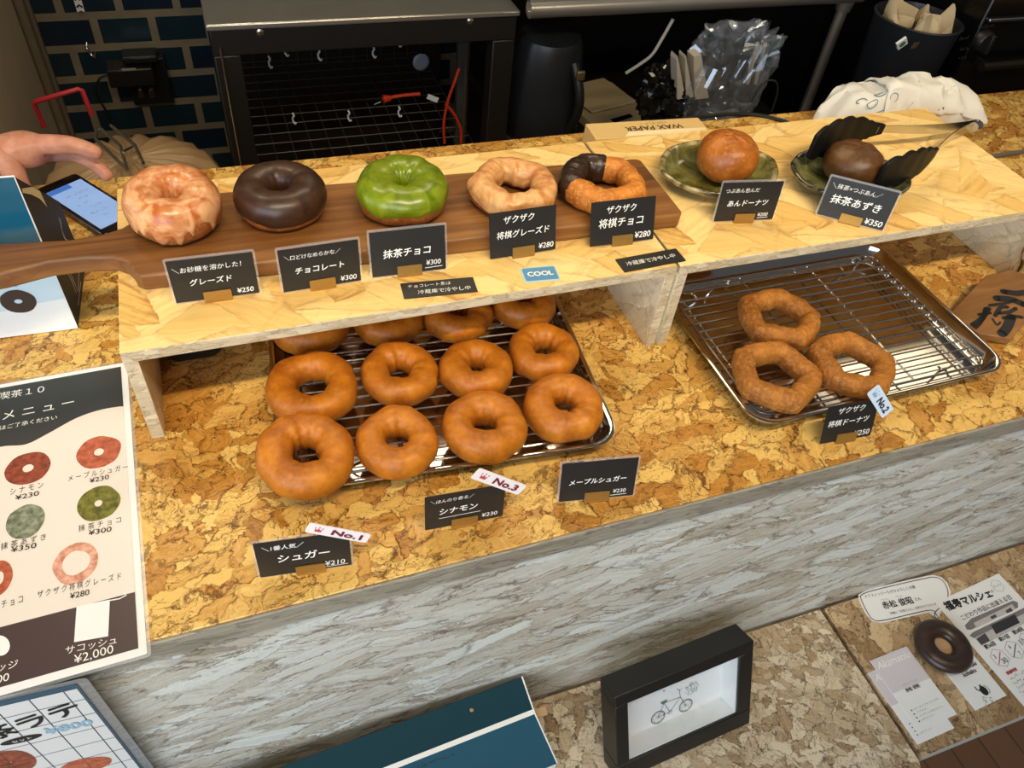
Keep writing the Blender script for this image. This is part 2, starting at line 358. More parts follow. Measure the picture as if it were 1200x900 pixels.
# ------------------------------------------------------------------ setting
LOW = -0.4266; FLOORZ = -0.98; SH = 0.1266
def wood_floor():
    t = NT('brown floor boards'); v = t.vmath('MULTIPLY', t.co, (40, 3, 1)); f = t.noise(v, 1, 4, 0.6, 0.6)
    b = t.n('TexBrick'); t.set(b.inputs['Vector'], t.vmath('MULTIPLY', t.co, (1, 1, 1))); b.inputs['Scale'].default_value = 1
    r = t.n('VectorRotate', _rotation_type='Z_AXIS'); t.set(r.inputs['Vector'], t.co); r.inputs['Angle'].default_value = math.pi / 2
    t.set(b.inputs['Vector'], r.outputs[0]); b.inputs['Brick Width'].default_value = 0.9; b.inputs['Row Height'].default_value = 0.075; b.inputs['Mortar Size'].default_value = 0.0012
    b.inputs['Color1'].default_value = (*rgb(134, 96, 70), 1); b.inputs['Color2'].default_value = (*rgb(112, 78, 56), 1); b.inputs['Mortar'].default_value = (*rgb(60, 40, 28), 1)
    t.p(Base_Color=t.mix(t.math('MULTIPLY', f, 0.5), b.outputs['Color'], rgb(96, 64, 44)), Roughness=0.4)
    return t.m
struct('floor', G().box((-2.5, -2.6, FLOORZ - 0.05), (3.6, 2.3, FLOORZ)), wood_floor())

YW = 1.95
pa, pb, pc, pd, pe = P(148, 14, y=YW), P(148, 55, y=YW), P(79, 40, y=YW), P(147, 36, y=YW), P(100, 18, y=YW)
ROWH = 0.0
r1, r2 = P(100, 18.5, y=YW), P(106, 56, y=YW); ROWH = r1.z - r2.z; COLW = pd.x - pc.x
def tiles():
    t = NT('dark blue wall tiles'); s = t.n('SeparateXYZ'); t.set(s.inputs[0], t.co); cb = t.n('CombineXYZ')
    t.set(cb.inputs[0], t.math('ADD', s.outputs[0], 40 * COLW - pc.x)); t.set(cb.inputs[1], t.math('ADD', s.outputs[2], 40 * ROWH - r2.z))
    b = t.n('TexBrick'); t.set(b.inputs['Vector'], cb.outputs[0]); b.inputs['Scale'].default_value = 1; b.offset = 0.5
    b.inputs['Brick Width'].default_value = COLW; b.inputs['Row Height'].default_value = ROWH; b.inputs['Mortar Size'].default_value = 0.0105; b.inputs['Mortar Smooth'].default_value = 0.1
    b.inputs['Color1'].default_value = (*rgb(26, 42, 62), 1); b.inputs['Color2'].default_value = (*rgb(28, 54, 64), 1); b.inputs['Mortar'].default_value = (*rgb(146, 134, 110), 1)
    t.p(Base_Color=t.mix(t.math('MULTIPLY', t.noise(t.co, 20, 3), 0.5), b.outputs['Color'], rgb(22, 28, 36)), Roughness=t.ramp(b.outputs['Fac'], [(0, 0.25), (1, 0.8)]))
    t.bump(t.math('SUBTRACT', 1.0, b.outputs['Fac']), 0.6, 0.004)
    return t.m
XW = P(40, 60, y=YW).x
struct('wall_back', G().box((XW - 0.1, YW, FLOORZ), (3.6, YW + 0.08, 1.9)), tiles())
WALLB = plain('beige plaster', rgb(196, 178, 150), 0.8, var=0.1, scale=8, bump=0.15)
struct('wall_left', G().box((XW - 0.08, 1.1, FLOORZ), (XW, YW, 1.9)), WALLB)
struct('trim_1', G().box((XW, YW - 0.02, FLOORZ), (XW + 0.03, YW, 1.9)).tube([(XW + 0.012, YW - 0.05, FLOORZ), (XW + 0.012, YW - 0.05, 1.9)], 0.012, 12), plain('grey corner trim', rgb(120, 108, 90), 0.6, var=0.2, scale=40))

# ------------------------------------------------------------------ counter and low tables
ct = thing('shop_counter', 'long strand board counter with a white washed front, carrying the donut shelves', 'counter', (0.6, 0.0, FLOORZ))
X0, X1, YB = -1.1, 3.0, 0.757
obj('worktop', G().box((X0, 0.0, -0.0294), (X1, YB, 0.0)), OSB_TOP, ct, bevel=0.0012, seg=1)
obj('edge_strip', G().box((X0, -0.0035, -0.0294), (X1, 0.0, -0.0006)), OSB_STRIP, ct, bevel=0.001, seg=1, label='grey washed front edge of the worktop')
obj('front_panel', G().box((X0, 0.0, FLOORZ), (X1, 0.018, -0.0305)), OSB_GREY, ct, label='white washed strand board front')
obj('back_panel', G().box((X0, YB - 0.03, FLOORZ), (X1, YB - 0.012, -0.0294)), OSB_LOW2, ct)

def low_table(label, x0, x1, y0, y1, z, mat, r, edge, legs):
    t = thing('low_table', label, 'table', ((x0 + x1) / 2, (y0 + y1) / 2, FLOORZ))
    n = 8; pl = [(x0, y1), (x0, y0)] + [(x1 - r + r * math.sin(a), y0 + r - r * math.cos(a)) for a in [math.pi / 2 * k / n for k in range(n + 1)]] + [(x1, y1)]
    obj('tabletop', G().prism(pl, z - 0.018, z), mat, t)
    if edge: obj('edge_band', G().box((x0 + 0.001, y0 - 0.0016, z - 0.0175), (x1 - 0.002, y0, z - 0.0004)), GREY_EDGE, t, label='pale grey edging')
    for lx, ly, dx, dy in legs:
        g = G()
        a = Vector((lx, ly, z - 0.018)); b = Vector((lx + dx, ly + dy, FLOORZ + 0.004)); side = Vector((0.018, 0.012, 0))
        g.tube([a - side, b - side * 0.4, b + side * 0.4, a + side], 0.004, 8)
        lg = obj('leg', g, STEEL, t, label='thin bent chrome rod leg')
        obj('foot', G().box(b - Vector((0.012, 0.009, 0.004)), b + Vector((0.012, 0.009, 0.006))), BLACK, lg)
    return t
low_table('low strand board table with a rounded corner, under the black picture frame', -1.0, 0.884, -0.262, -0.006, LOW, OSB_LOW, 0.022, False, [(0.80, -0.2, 0.02, 0.01), (0.80, -0.05, 0.02, 0.01), (-0.8, -0.2, -0.02, 0.01), (-0.8, -0.05, -0.02, 0.01)])
low_table('low strand board table with a grey edge, under the flyer and name cards', 0.892, 2.1, -0.2417, -0.006, LOW - 0.001, OSB_LOW2, 0.004, True, [(1.03, -0.18, 0.075, -0.03), (0.915, -0.18, 0.02, -0.02), (2.0, -0.18, 0.02, 0.0), (2.0, -0.05, 0.02, 0.0)])

# ------------------------------------------------------------------ display shelves
def riser(label, x0, x1, y0, y1):
    t = thing('display_shelf', label, 'shelf', ((x0 + x1) / 2, (y0 + y1) / 2, 0), 'low strand board display shelves')
    T = 0.0131
    def sheet(name, a, b, mats):
        g = G().box(a, b); g.mi = [0, 0, 1, 1, 1 if name == 'top_panel' else 0, 1 if name == 'top_panel' else 0]
        return obj(name, g, mats, t, bevel=0.0008, seg=1)
    sheet('top_panel', (x0, y0, SH - T), (x1, y1, SH), [OSB_FINE, OSB_EDGE])
    sheet('side_panel', (x0, y0 + 0.0005, 0.0), (x0 + T, y1, SH - T), [OSB_SIDE, OSB_EDGE])
    sheet('side_panel', (x1 - T, y0 + 0.0005, 0.0), (x1, y1, SH - T), [OSB_SIDE, OSB_EDGE])
    return t
riser('left pale strand board shelf, carrying the walnut board and five donuts', 0.0, 0.6, 0.2313, 0.5175)
riser('pale strand board shelf on the right, carrying two plates with buns', 0.6035, 1.2092, 0.2304, 0.5175)

# walnut serving board with a long handle
zb, zt = SH, SH + 0.0205
body = [(0.6400, 0.3050), (0.6402, 0.4335)] + [(0.0, 0)] * 0
outline = [(0.634, 0.3015), (0.6400, 0.307), (0.6420, 0.4260), (0.6370, 0.4320), (0.5235, 0.4375), (0.250, 0.4480), (0.1042, 0.4560), (0.060, 0.4500), (0.036, 0.436), (0.022, 0.4190), (0.0088, 0.4065), (-0.010, 0.4000), (-0.0389, 0.3965), (-0.1057, 0.4040), (-0.1700, 0.4130), (-0.2150, 0.4120), (-0.2400, 0.3950), (-0.2400, 0.3700), (-0.2150, 0.3530), (-0.1600, 0.3480), (-0.1017, 0.3520), (-0.0603, 0.3625), (-0.0254, 0.3625), (0.0009, 0.3570), (0.0121, 0.3480), (0.0175, 0.3360), (0.0195, 0.3260), (0.026, 0.3200), (0.060, 0.3180), (0.30, 0.3105)]
sb = thing('serving_board', 'long walnut serving board with a handle, laid along the left shelf under five donuts', 'serving board', (0.2, 0.38, SH))
fine = []
N = len(outline)
ol = [Vector((p[0], p[1], 0)) for p in outline]
for i in range(N): fine.append(outline[i])
obj('board', G().prism([p for p in fine], zb + 0.0004, zt), WALNUT, sb, bevel=0.003, seg=3)

# ------------------------------------------------------------------ trays with wire racks
def tray(label, c, yaw, w, d, group):
    M = Matrix.Translation((c[0], c[1], 0)) @ Matrix.Rotation(math.radians(yaw), 4, 'Z')
    t = thing('baking_tray', label, 'tray', (c[0], c[1], 0), group)
    prof = [(0.016, 0.0006), (0.013, 0.002), (0.004, 0.0235), (0.0, 0.0240), (0.0, 0.0256), (0.002, 0.0264), (0.0055, 0.0254), (0.0145, 0.0040), (0.019, 0.0022)]
    rows = [[M @ Vector((x, y, z)) for x, y in rrect(-w / 2 + i, -d / 2 + i, w / 2 - i, d / 2 - i, 0.033 - i * 0.75, 8)] for i, z in prof]
    g = G().grid(rows, False, True); n = len(rows[0])
    g.f.append(tuple(reversed(range(n)))); g.f.append(tuple(range((len(prof) - 1) * n, len(prof) * n))); g.mi += [0, 0]
    obj('pan', g, TRAYM, t, smooth=50)
    g = G(); iw, idp = w / 2 - 0.020, d / 2 - 0.020; z = 0.0175
    g.tube([M @ Vector((x, y, z)) for x, y in rrect(-iw, -idp, iw, idp, 0.014, 5)], 0.0017, 8, True)
    return t, M, iw, idp, z, g
def rack_for(M, iw, idp, z, g, label, c, group):
    t = thing('cooling_rack', label, 'wire rack', (c[0], c[1], 0.0024), group)
    obj('rim_wire', g, WIRE, t)
    nb = int(2 * idp / 0.0145)
    g2 = G()
    for k in range(1, nb):
        y = -idp + 2 * idp * k / nb
        w = [M @ Vector((x, y, z + 0.0012)) for x in (-iw + 0.001, 0, iw - 0.001)]
        obj('wire', G().tube(w, 0.0011, 6), WIRE, t)
    for x in (-iw * 0.94, -iw * 0.33, iw * 0.33, iw * 0.94):
        obj('cross_wire', G().tube([M @ Vector((x, -idp, z - 0.0016)), M @ Vector((x, idp, z - 0.0016))], 0.0014, 6), WIRE, t)
    for sx in (-1, 1):
        for sy in (-1, 1):
            x, y = sx * iw * 0.72, sy * idp * 0.9
            pts = smoothline([(x - 0.02, y, z), (x - 0.012, y - sy * 0.002, z - 0.006), (x - 0.006, y - sy * 0.004, 0.0040), (x + 0.006, y - sy * 0.004, 0.0040), (x + 0.012, y - sy * 0.002, z - 0.006), (x + 0.02, y, z)], 4)
            obj('foot', G().tube([M @ p for p in pts], 0.0015, 6), WIRE, t)
    return t
cL = Vector((0.118, 0.106, 0)) + Vector((math.cos(math.radians(-4.7)) * 0.180 + math.sin(math.radians(4.7)) * 0.137, -math.sin(math.radians(4.7)) * 0.180 + math.cos(math.radians(4.7)) * 0.137, 0))
a = tray('steel tray of plain ring donuts, half under the left shelf', cL, -4.7, 0.362, 0.274, 'steel baking trays')
rack_for(*a[1:], 'wire rack under the plain ring donuts in the left steel tray', cL, 'wire racks in the trays')
cR = Vector((0.8275, 0.194, 0))
b = tray('steel tray with three crispy rings, half under the right shelf', cR, 0.3, 0.384, 0.276, 'steel baking trays')
rack_for(*b[1:], 'wire rack under three crispy ring donuts in the right steel tray', cR, 'wire racks in the trays')
RACK = 0.0200

# ------------------------------------------------------------------ donuts
def poly_r(a, k=5, a0=0.0, amt=0.0):
    """radius factor of a rounded polygon"""
    s = 2 * math.pi / k; x = ((a - a0) % s) - s / 2
    return 1 + amt * (math.cos(s / 2) / math.cos(x) * 1.12 - 1)
def ring_surface(c, R, rt, hh, seed, tilt=(0, 0), nu=72, nv=32, rough=0.0, rscale=40, poly=0.0, pa=0.0, k=5, lump=0.05, hpoly=None, puff=0.0):
    """function (i-angle, tube angle, lift) -> point on a ring donut"""
    Rm = R - rt
    T = Matrix.Rotation(tilt[0], 3, 'X') @ Matrix.Rotation(tilt[1], 3, 'Y')
    def f(u, v, lift=0.0):
        l = noise.noise(Vector((math.cos(u) * 1.3, math.sin(u) * 1.3, seed * 3.7))) ; l2 = noise.noise(Vector((math.cos(u) * 2.4, math.sin(u) * 2.4, seed * 1.9 + 9)))
        pr = poly_r(u, k, pa, poly) if poly else 1
        rm = Rm * (1 + lump * l * 0.6) * pr; rr = rt * (1 + lump * 1.6 * l2)
        cv, sv = math.cos(v), math.sin(v)
        cx = math.copysign(abs(cv) ** 0.92, cv); sz = math.copysign(abs(sv) ** (0.9 if sv > 0 else 0.75), sv)
        rad = rm + (rr + lift) * cx; zz = hh * (1 + lump * l2) * sz + lift * sz
        p = Vector((rad * math.cos(u), rad * math.sin(u), zz))
        if rough:
            q = noise.noise(p * rscale + Vector((seed * 7.1, 0, 0))) + 0.6 * noise.noise(p * rscale * 2.6 + Vector((0, seed * 3.3, 0)))
            nrm = Vector((cx * math.cos(u), cx * math.sin(u), sz)); p += nrm * q * rough
        return T @ p
    rows = [[f(2 * math.pi * i / nu, 2 * math.pi * j / nv) for j in range(nv)] for i in range(nu)]
    low = min(p.z for r in rows for p in r)
    off = Vector((c[0], c[1], c[2] - low))
    g = G().grid([[p + off for p in r] for r in rows], True, True)
    return g, (lambda u, v, lift=0.0: f(u, v, lift) + off)

plain_donuts = [  # name spot, x, y, outer radius, hole factor, tilt
 ('leftmost of the back row under the shelf', 0.1835, 0.3300, 0.0455, 0.0185, (0.0, 0.0)),
 ('second from left in the back row', 0.2745, 0.3190, 0.0420, 0.0170, (0.02, 0.0)),
 ('third from left in the back row', 0.3580, 0.3060, 0.0425, 0.0165, (0.0, 0.03)),
 ('rightmost of the back row under the shelf', 0.4440, 0.3080, 0.0412, 0.0170, (0.03, 0.0)),
 ('left end of the middle row, with a wide hole', 0.1706, 0.2275, 0.0485, 0.0172, (0.02, -0.02)),
 ('second from left in the middle row', 0.2662, 0.2245, 0.0430, 0.0165, (0.03, 0.05)),
 ('third from left in the middle row', 0.3518, 0.2100, 0.0422, 0.0172, (-0.03, 0.03)),
 ('right end of the middle row, touching the tray wall', 0.4375, 0.2190, 0.0422, 0.0160, (-0.02, 0.0)),
 ('left front corner of the tray, overhanging the rim', 0.1488, 0.1335, 0.0480, 0.0185, (0.10, 0.13)),
 ('second from left in the front row', 0.2405, 0.1300, 0.0425, 0.0168, (0.05, 0.02)),
 ('third from left in the front row, with a wide hole', 0.3335, 0.1245, 0.0455, 0.0180, (-0.04, 0.02)),
 ('right front corner of the tray, with a small hole', 0.4270, 0.1290, 0.0440, 0.0178, (0.03, -0.04)),
]
for i, (d, x, y, R, rt, tl) in enumerate(plain_donuts):
    g, _ = ring_surface((x, y, RACK), R, rt * 0.93, rt * 1.0, i + 1.3, tl, lump=0.10, rough=0.0004, rscale=60)
    tag(obj('ring_donut', g, YEAST, None, (x, y, RACK), smooth=180), 'plain golden brown ring donut, ' + d, 'donut', 'plain ring donuts on the left tray')

for i, (d, x, y, R, rot) in enumerate([
    ('farthest back on the right tray', 0.7580, 0.2040, 0.0520, 2.25),
    ('left front on the right tray', 0.6955, 0.1150, 0.0525, 2.15),
    ('right front on the right tray', 0.8010, 0.1060, 0.0515, 2.35)]):
    g, _ = ring_surface((x, y, RACK), R, 0.0131, 0.0142, i + 21.7, (0.01, 0.0), 120, 40, rough=0.0011, rscale=150, poly=0.62, pa=rot, lump=0.10)
    tag(obj('crispy_donut', g, CRISPY, None, (x, y, RACK), smooth=180), 'rough crisp five-sided ring donut, ' + d, 'donut', 'crispy ring donuts on the right tray')

def coat_grid(fn, vlo, vhi, u0=0.0, u1=2 * math.pi, nu=120, nv=26, lift=0.0014):
    """icing lying over the ring: from tube angle vlo(u) (outer side) over the top to vhi(u) (hole side)"""
    full = abs(u1 - u0 - 2 * math.pi) < 1e-6
    rows = []
    for i in range(nu if full else nu + 1):
        u = u0 + (u1 - u0) * i / nu; a, b = vlo(u), vhi(u); row = []
        for j in range(nv + 1):
            t = j / nv; v = a + (b - a) * t
            e = min(1.0, min(t, 1 - t) * 9); 
            if not full: e = min(e, min(i, nu - i) / nu * 14)
            row.append(fn(u, v, -0.0010 + (lift + 0.0010) * math.sqrt(max(0, min(1, e)))))
        rows.append(row)
    return G().grid(rows, full, False)
BT = zt + 0.0002
def dnoise(u, s, k): return noise.noise(Vector((math.cos(u) * k, math.sin(u) * k, s)))
# sugar glazed
c = (0.0665, 0.3985, BT); t = thing('glazed_donut', 'sugar glazed ring donut with drips running down, at the left end of the walnut board', 'donut', c)
g, fn = ring_surface(c, 0.0475, 0.0188, 0.0235, 41.2, (0.10, 0.04), lump=0.06, rough=0.0005); obj('dough', g, CAKE, t, smooth=180)
def drip(u):
    b = -0.15 + 0.5 * dnoise(u, 3.1, 2.0) 
    for ud, wd, ln in ((4.35, 0.13, 0.85), (4.0, 0.10, 0.55), (4.75, 0.09, 0.75), (3.7, 0.12, 0.6), (5.6, 0.07, 0.45), (5.05, 0.06, 0.35), (2.9, 0.1, 0.4)):
        x = (u - ud) / wd; b -= ln * math.exp(-x * x)
    return max(b, -1.15)
obj('glaze', coat_grid(fn, drip, lambda u: 3.9 + 0.2 * dnoise(u, 8, 2), nu=220), GLAZE, t, smooth=180, label='thin translucent sugar glaze with drips')
# chocolate
c = (0.1765, 0.4010, BT); t = thing('chocolate_donut', 'chocolate covered ring donut, second from the left on the walnut board', 'donut', c)
g, fn = ring_surface(c, 0.0490, 0.0190, 0.0205, 43.6, (0.02, 0.0), lump=0.05); obj('dough', g, CAKE, t, smooth=180)
obj('chocolate', coat_grid(fn, lambda u: -0.42 + 0.22 * dnoise(u, 5.2, 2.5), lambda u: 4.2), CHOC, t, smooth=180, label='dark glossy chocolate icing')
# green tea
c = (0.3100, 0.3820, BT); t = thing('matcha_donut', 'ring donut with bright green icing, in the middle of the walnut board', 'donut', c)
g, fn = ring_surface(c, 0.0515, 0.0215, 0.0210, 45.1, (0.02, -0.02), lump=0.09, rough=0.0006); obj('dough', g, CAKE, t, smooth=180)
obj('icing', coat_grid(fn, lambda u: -0.16 + 0.30 * dnoise(u, 6.6, 3.2), lambda u: 4.2, lift=0.0022), MATCHA, t, smooth=180, label='glossy green tea icing')
# five sided glazed and chocolate dipped
c = (0.4405, 0.3680, BT); t = thing('crispy_glazed_donut', 'five-sided crisp ring donut under pale sugar glaze, fourth on the walnut board', 'donut', c)
g, fn = ring_surface(c, 0.0520, 0.0142, 0.0160, 47.9, (0.0, 0.0), 110, 36, rough=0.0012, rscale=100, poly=0.6, pa=0.4, lump=0.10); obj('dough', g, CAKE, t, smooth=180)
obj('glaze', coat_grid(fn, lambda u: -0.30 + 0.5 * dnoise(u, 2.6, 3.5), lambda u: 3.9 + 0.4 * dnoise(u, 12.6, 3), nu=140, lift=0.0010), GLAZE_WHITE, t, smooth=180, label='pale matt sugar glaze')
c = (0.5505, 0.3560, BT); t = thing('crispy_chocolate_donut', 'five-sided crisp ring donut dipped in chocolate on one side, right end of the walnut board', 'donut', c)
g, fn = ring_surface(c, 0.0525, 0.0142, 0.0160, 49.3, (0.0, 0.0), 110, 36, rough=0.0012, rscale=110, poly=0.6, pa=0.5, lump=0.10); obj('dough', g, CRISPY_WARM, t, smooth=180)
obj('chocolate', coat_grid(fn, lambda u: -1.3 + 0.2 * dnoise(u, 4.4, 3), lambda u: 4.5, 1.05, 3.35, nu=90, lift=0.0014), CHOC_DARK, t, smooth=180, label='dark chocolate dip on the far left side')

# ------------------------------------------------------------------ plates with buns, tongs
def plate_mat(name, a, b, c):
    t = NT(name); f = t.noise(t.co, 26, 4, 0.6, 1.2)
    t.p(Base_Color=t.ramp(f, [(0.32, a), (0.5, b), (0.7, c)]), Roughness=0.08); t.b.inputs['Coat Weight'].default_value = 0.6
    t.bump(t.noise(t.co, 22, 2), 0.25, 0.004); return t.m
PL1 = plate_mat('olive ash glaze', rgb(62, 56, 22), rgb(98, 94, 44), rgb(136, 132, 74)); PL1R = plate_mat('mottled rim glaze', rgb(40, 32, 16), rgb(92, 82, 44), rgb(190, 176, 130))
PL2 = plate_mat('dark green ash glaze', rgb(54, 54, 26), rgb(98, 98, 56), rgb(140, 134, 88)); PL2R = plate_mat('black rim glaze', rgb(16, 15, 9), rgb(34, 32, 18), rgb(110, 104, 76))
def plate(label, c, rx, ry, yaw, m1, m2, s):
    t = thing('plate', label, 'plate', (c[0], c[1], SH), 'ceramic plates with buns')
    M = Matrix.Translation((c[0], c[1], SH + 0.0003)) @ Matrix.Rotation(math.radians(yaw), 4, 'Z')
    def row(k, z, n=72):
        out = []
        for i in range(n):
            a = 2 * math.pi * i / n; w = 1 + 0.05 * dnoise(a, s, 1.2) + 0.012 * dnoise(a, s + 4, 5)
            out.append(M @ Vector((rx * k * w * math.cos(a), ry * k * w * math.sin(a), max(0, z + 0.0035 * dnoise(a, s + 2, 1.5) * (z > 0.008)))))
        return out
    rim = G().grid([row(0.60, 0), row(0.66, 0.001), row(0.90, 0.0115), row(0.985, 0.0185), row(1.0, 0.0215), row(0.985, 0.0235), row(0.95, 0.0235), row(0.90, 0.0205)], False, True)
    rim.f.append(tuple(reversed(range(72)))); rim.mi.append(0)
    obj('rim', rim, m2, t, smooth=80, label='dark mottled rim')
    w = G().grid([row(0.90, 0.0205), row(0.86, 0.0165), row(0.80, 0.0105), row(0.70, 0.0070), row(0.45, 0.0056), row(0.2, 0.0052)], False, True)
    w.f.append(tuple(range(5 * 72, 6 * 72))); w.mi.append(0)
    obj('well', w, m1, t, smooth=80, label='glossy green glazed well')
plate('olive glazed oval plate with the orange brown bun', (0.7395, 0.3890), 0.0835, 0.0660, -4, PL1, PL1R, 2.2)
plate('dark glazed oval plate with the dark bun, under the tongs', (0.9145, 0.3380), 0.0835, 0.0640, -12, PL2, PL2R, 7.7)
def bun(label, c, R, h, m, s, sag):
    g = G(); rows = []; n = 56
    for j in range(25):
        v = -math.pi / 2 + math.pi * j / 24; row = []
        for i in range(n):
            a = 2 * math.pi * i / n; cv, sv = math.cos(v), math.sin(v)
            r = R * abs(cv) ** 0.85 * (1 + 0.05 * noise.noise(Vector((math.cos(a) * 1.2, math.sin(a) * 1.2, s + sv)))) 
            z = h * (0.5 + 0.5 * math.copysign(abs(sv) ** (0.9 if sv > 0 else 0.72), sv)); z -= sag * math.exp(-(r / R * 4) ** 2) * (sv > 0)
            row.append(Vector((c[0] + r * math.cos(a), c[1] + r * math.sin(a), c[2] + z + 0.0015 * noise.noise(Vector((a * 2, v * 3, s))) * (sv > -0.8))))
        rows.append(row)
    g.grid(rows, False, True)
    return tag(obj('filled_bun', g, m, None, c, smooth=180), label, 'bun')
bun('round orange brown fried bun on the olive plate', (0.7470, 0.3890, SH + 0.0062), 0.0400, 0.0610, BUN, 1.1, 0.0005)
bun('round dark brown fried bun on the dark plate, between the tong heads', (0.9190, 0.3440, SH + 0.0062), 0.0395, 0.0530, BUN_DARK, 5.2, 0.0)

tg = thing('serving_tongs', 'steel tongs with black scalloped heads, lying open around the dark bun', 'tongs', (1.0, 0.38, SH))
hinge = P(1142, 147, z=SH + 0.018)
def tong(tip, neck, wid, flip):
    tip, neck = Vector(tip), Vector(neck); d = (neck - tip).normalized(); L = (neck - tip).length; up = Vector((0, 0, 1))
    M = frame(tip, d, up); pl = []
    nb = 5
    for k in range(nb * 6 + 1):
        s = k / (nb * 6); x = L * s; env = wid / 2 * (0.55 + 0.45 * math.sin(math.pi * min(1, s * 1.15 + 0.08))) * (1 if s < 0.8 else 1 - (s - 0.8) * 2.2)
        b = env + 0.0042 * abs(math.sin(math.pi * nb * s)) * (1 if s < 0.86 else 0)
        pl.append((x, b))
    poly = [(x, -b * 0.92) for x, b in pl] + [(x, b) for x, b in reversed(pl)]
    n = len(poly); rows = []
    g = G(); vs = []
    for z in (-0.003, 0.003):
        for x, y in poly: vs.append(M @ Vector((x, y, z + flip * 0.010 * (1 - (2 * x / L - 1) ** 2) - flip * 4.0 * y * y)))
    m_ = len(poly) // 2
    half = len(pl)
    fs = []
    for base, rev in ((0, True), (n, False)):
        for k in range(half - 1):
            q = (base + k, base + k + 1, base + n - 2 - k, base + n - 1 - k); fs.append(tuple(reversed(q)) if rev else q)
    fs += [(i, (i + 1) % n, n + (i + 1) % n, n + i) for i in range(n)]
    g.add(vs, fs); obj('scalloped_head', g, SIL, tg, smooth=50, bevel=0.0012)
    # sprung steel arm: a strip standing on edge that widens towards the hinge
    rows = []; K = 14
    for k in range(K + 1):
        s = k / K; p = neck.lerp(hinge, s) + Vector((0, 0.006 * math.sin(math.pi * s) * flip, 0)); w = 0.0055 + 0.0035 * s
        q = d.lerp((hinge - neck).normalized(), min(1, s * 3)).normalized(); sd = q.cross(up).normalized()
        rows.append([p + up * w + sd * 0.0006, p - up * w + sd * 0.0006, p - up * w - sd * 0.0006, p + up * w - sd * 0.0006])
    rows.insert(0, [r - d * 0.012 for r in rows[0]])
    g = G().grid(rows, False, True); n2 = len(rows); g.f += [(3, 2, 1, 0), tuple((n2 - 1) * 4 + k for k in range(4))]; g.mi += [0, 0]
    obj('arm', g, STEEL, tg, smooth=40)
SIL = plain('black silicone', rgb(12, 11, 10), 0.55, var=0.15, spec=0.25)
tong(P(950, 172, z=SH + 0.046), P(1034, 151, z=SH + 0.040), 0.050, -1)
tong(P(1033, 205, z=SH + 0.044), P(1096, 178, z=SH + 0.032), 0.046, 1)
obj('spring_end', G().tube(smoothline([hinge + Vector((-0.006, -0.005, 0)), hinge + Vector((0.004, -0.003, 0)), hinge + Vector((0.006, 0.003, 0)), hinge + Vector((-0.006, 0.004, 0))], 6), 0.0075, 8), STEEL, tg)

# ------------------------------------------------------------------ price cards
def px2(M, u, v):
    q = M.inverted() @ on_plane(u, v, M.translation, M.to_3x3().col[2]); return (q.x, q.y)
def wpx(g, body, M, a, b, h=None, k=1.0, **kw):
    """lettering from pixel a to pixel b (ends of its middle line), on the plane M"""
    A, B = px2(M, *a), px2(M, *b); w = math.dist(A, B); rot = math.degrees(math.atan2(B[1] - A[1], B[0] - A[0]))
    return write(g, body, M, (A[0] + B[0]) / 2, (A[1] + B[1]) / 2, w, h, rot=rot, **kw)
def ribbon(g, pts, w, M, lift=0.0004, closed=False, mi=0):
    n = len(pts); L = []; 
    for i in range(n):
        a = pts[i - 1] if (closed or i) else pts[i]; b = pts[(i + 1) % n] if (closed or i < n - 1) else pts[i]
        d = Vector((b[0] - a[0], b[1] - a[1], 0)); d = d.normalized() if d.length > 1e-9 else Vector((1, 0, 0)); nn = Vector((-d.y, d.x, 0)) * w / 2
        p = Vector((pts[i][0], pts[i][1], lift)); L.append([M @ (p + nn), M @ (p - nn)])
    return g.grid(L, closed, False, mi)
def flat(g, poly, M, lift=0.0003, mi=0): return g.add([M @ Vector((p[0], p[1], lift)) for p in poly], [tuple(range(len(poly)))], mi)
def ccw(poly):
    return poly if sum(poly[i - 1][0] * poly[i][1] - poly[i][0] * poly[i - 1][1] for i in range(len(poly))) > 0 else poly[::-1]
def fine_print(g, M, a, b, h, seed=0, lift=0.0004, px=True):
    """a line of print too small to read: short strokes"""
    A, B = (px2(M, *a), px2(M, *b)) if px else (a, b)
    r = random.Random(seed); L = math.dist(A, B); dx, dy = (B[0] - A[0]) / L, (B[1] - A[1]) / L; s = 0
    while s < L - h * 0.4:
        w = h * r.uniform(0.35, 0.8); w = min(w, L - s)
        for q in range(r.choice((1, 2, 2, 3))):
            oy = h * r.uniform(-0.4, 0.4); ox = w * r.uniform(0, 0.3); ll = w * r.uniform(0.4, 0.7); ver = r.random() < 0.45
            x0, y0 = A[0] + dx * (s + ox) - dy * oy, A[1] + dy * (s + ox) + dx * oy
            e = (x0 - dy * h * 0.6, y0 + dx * h * 0.6) if ver else (x0 + dx * ll, y0 + dy * ll)
            ribbon(g, [(x0, y0), e], h * 0.14, M, lift)
        s += w + h * r.uniform(0.12, 0.3)
    return g
def crown(g, M, cx, cy, s, rot=0, lift=0.0005):
    c, sn = math.cos(rot), math.sin(rot)
    pl = [(-0.42, -0.4), (0.42, -0.4), (0.5, 0.18), (0.22, -0.08), (0, 0.3), (-0.22, -0.08), (-0.5, 0.18)]
    tr = lambda p: (cx + (p[0] * c - p[1] * sn) * s, cy + (p[0] * sn + p[1] * c) * s)
    vs = [M @ Vector((*tr(p), lift)) for p in pl]
    g.add(vs, [(0, 1, 3), (1, 2, 3), (0, 3, 5), (3, 4, 5), (0, 5, 6)])
    for p in ((-0.5, 0.32), (0, 0.46), (0.5, 0.32)):
        flat(g, [tr((p[0] + 0.1 * math.cos(a), p[1] + 0.1 * math.sin(a))) for a in [k * math.pi / 4 for k in range(8)]], M, lift)
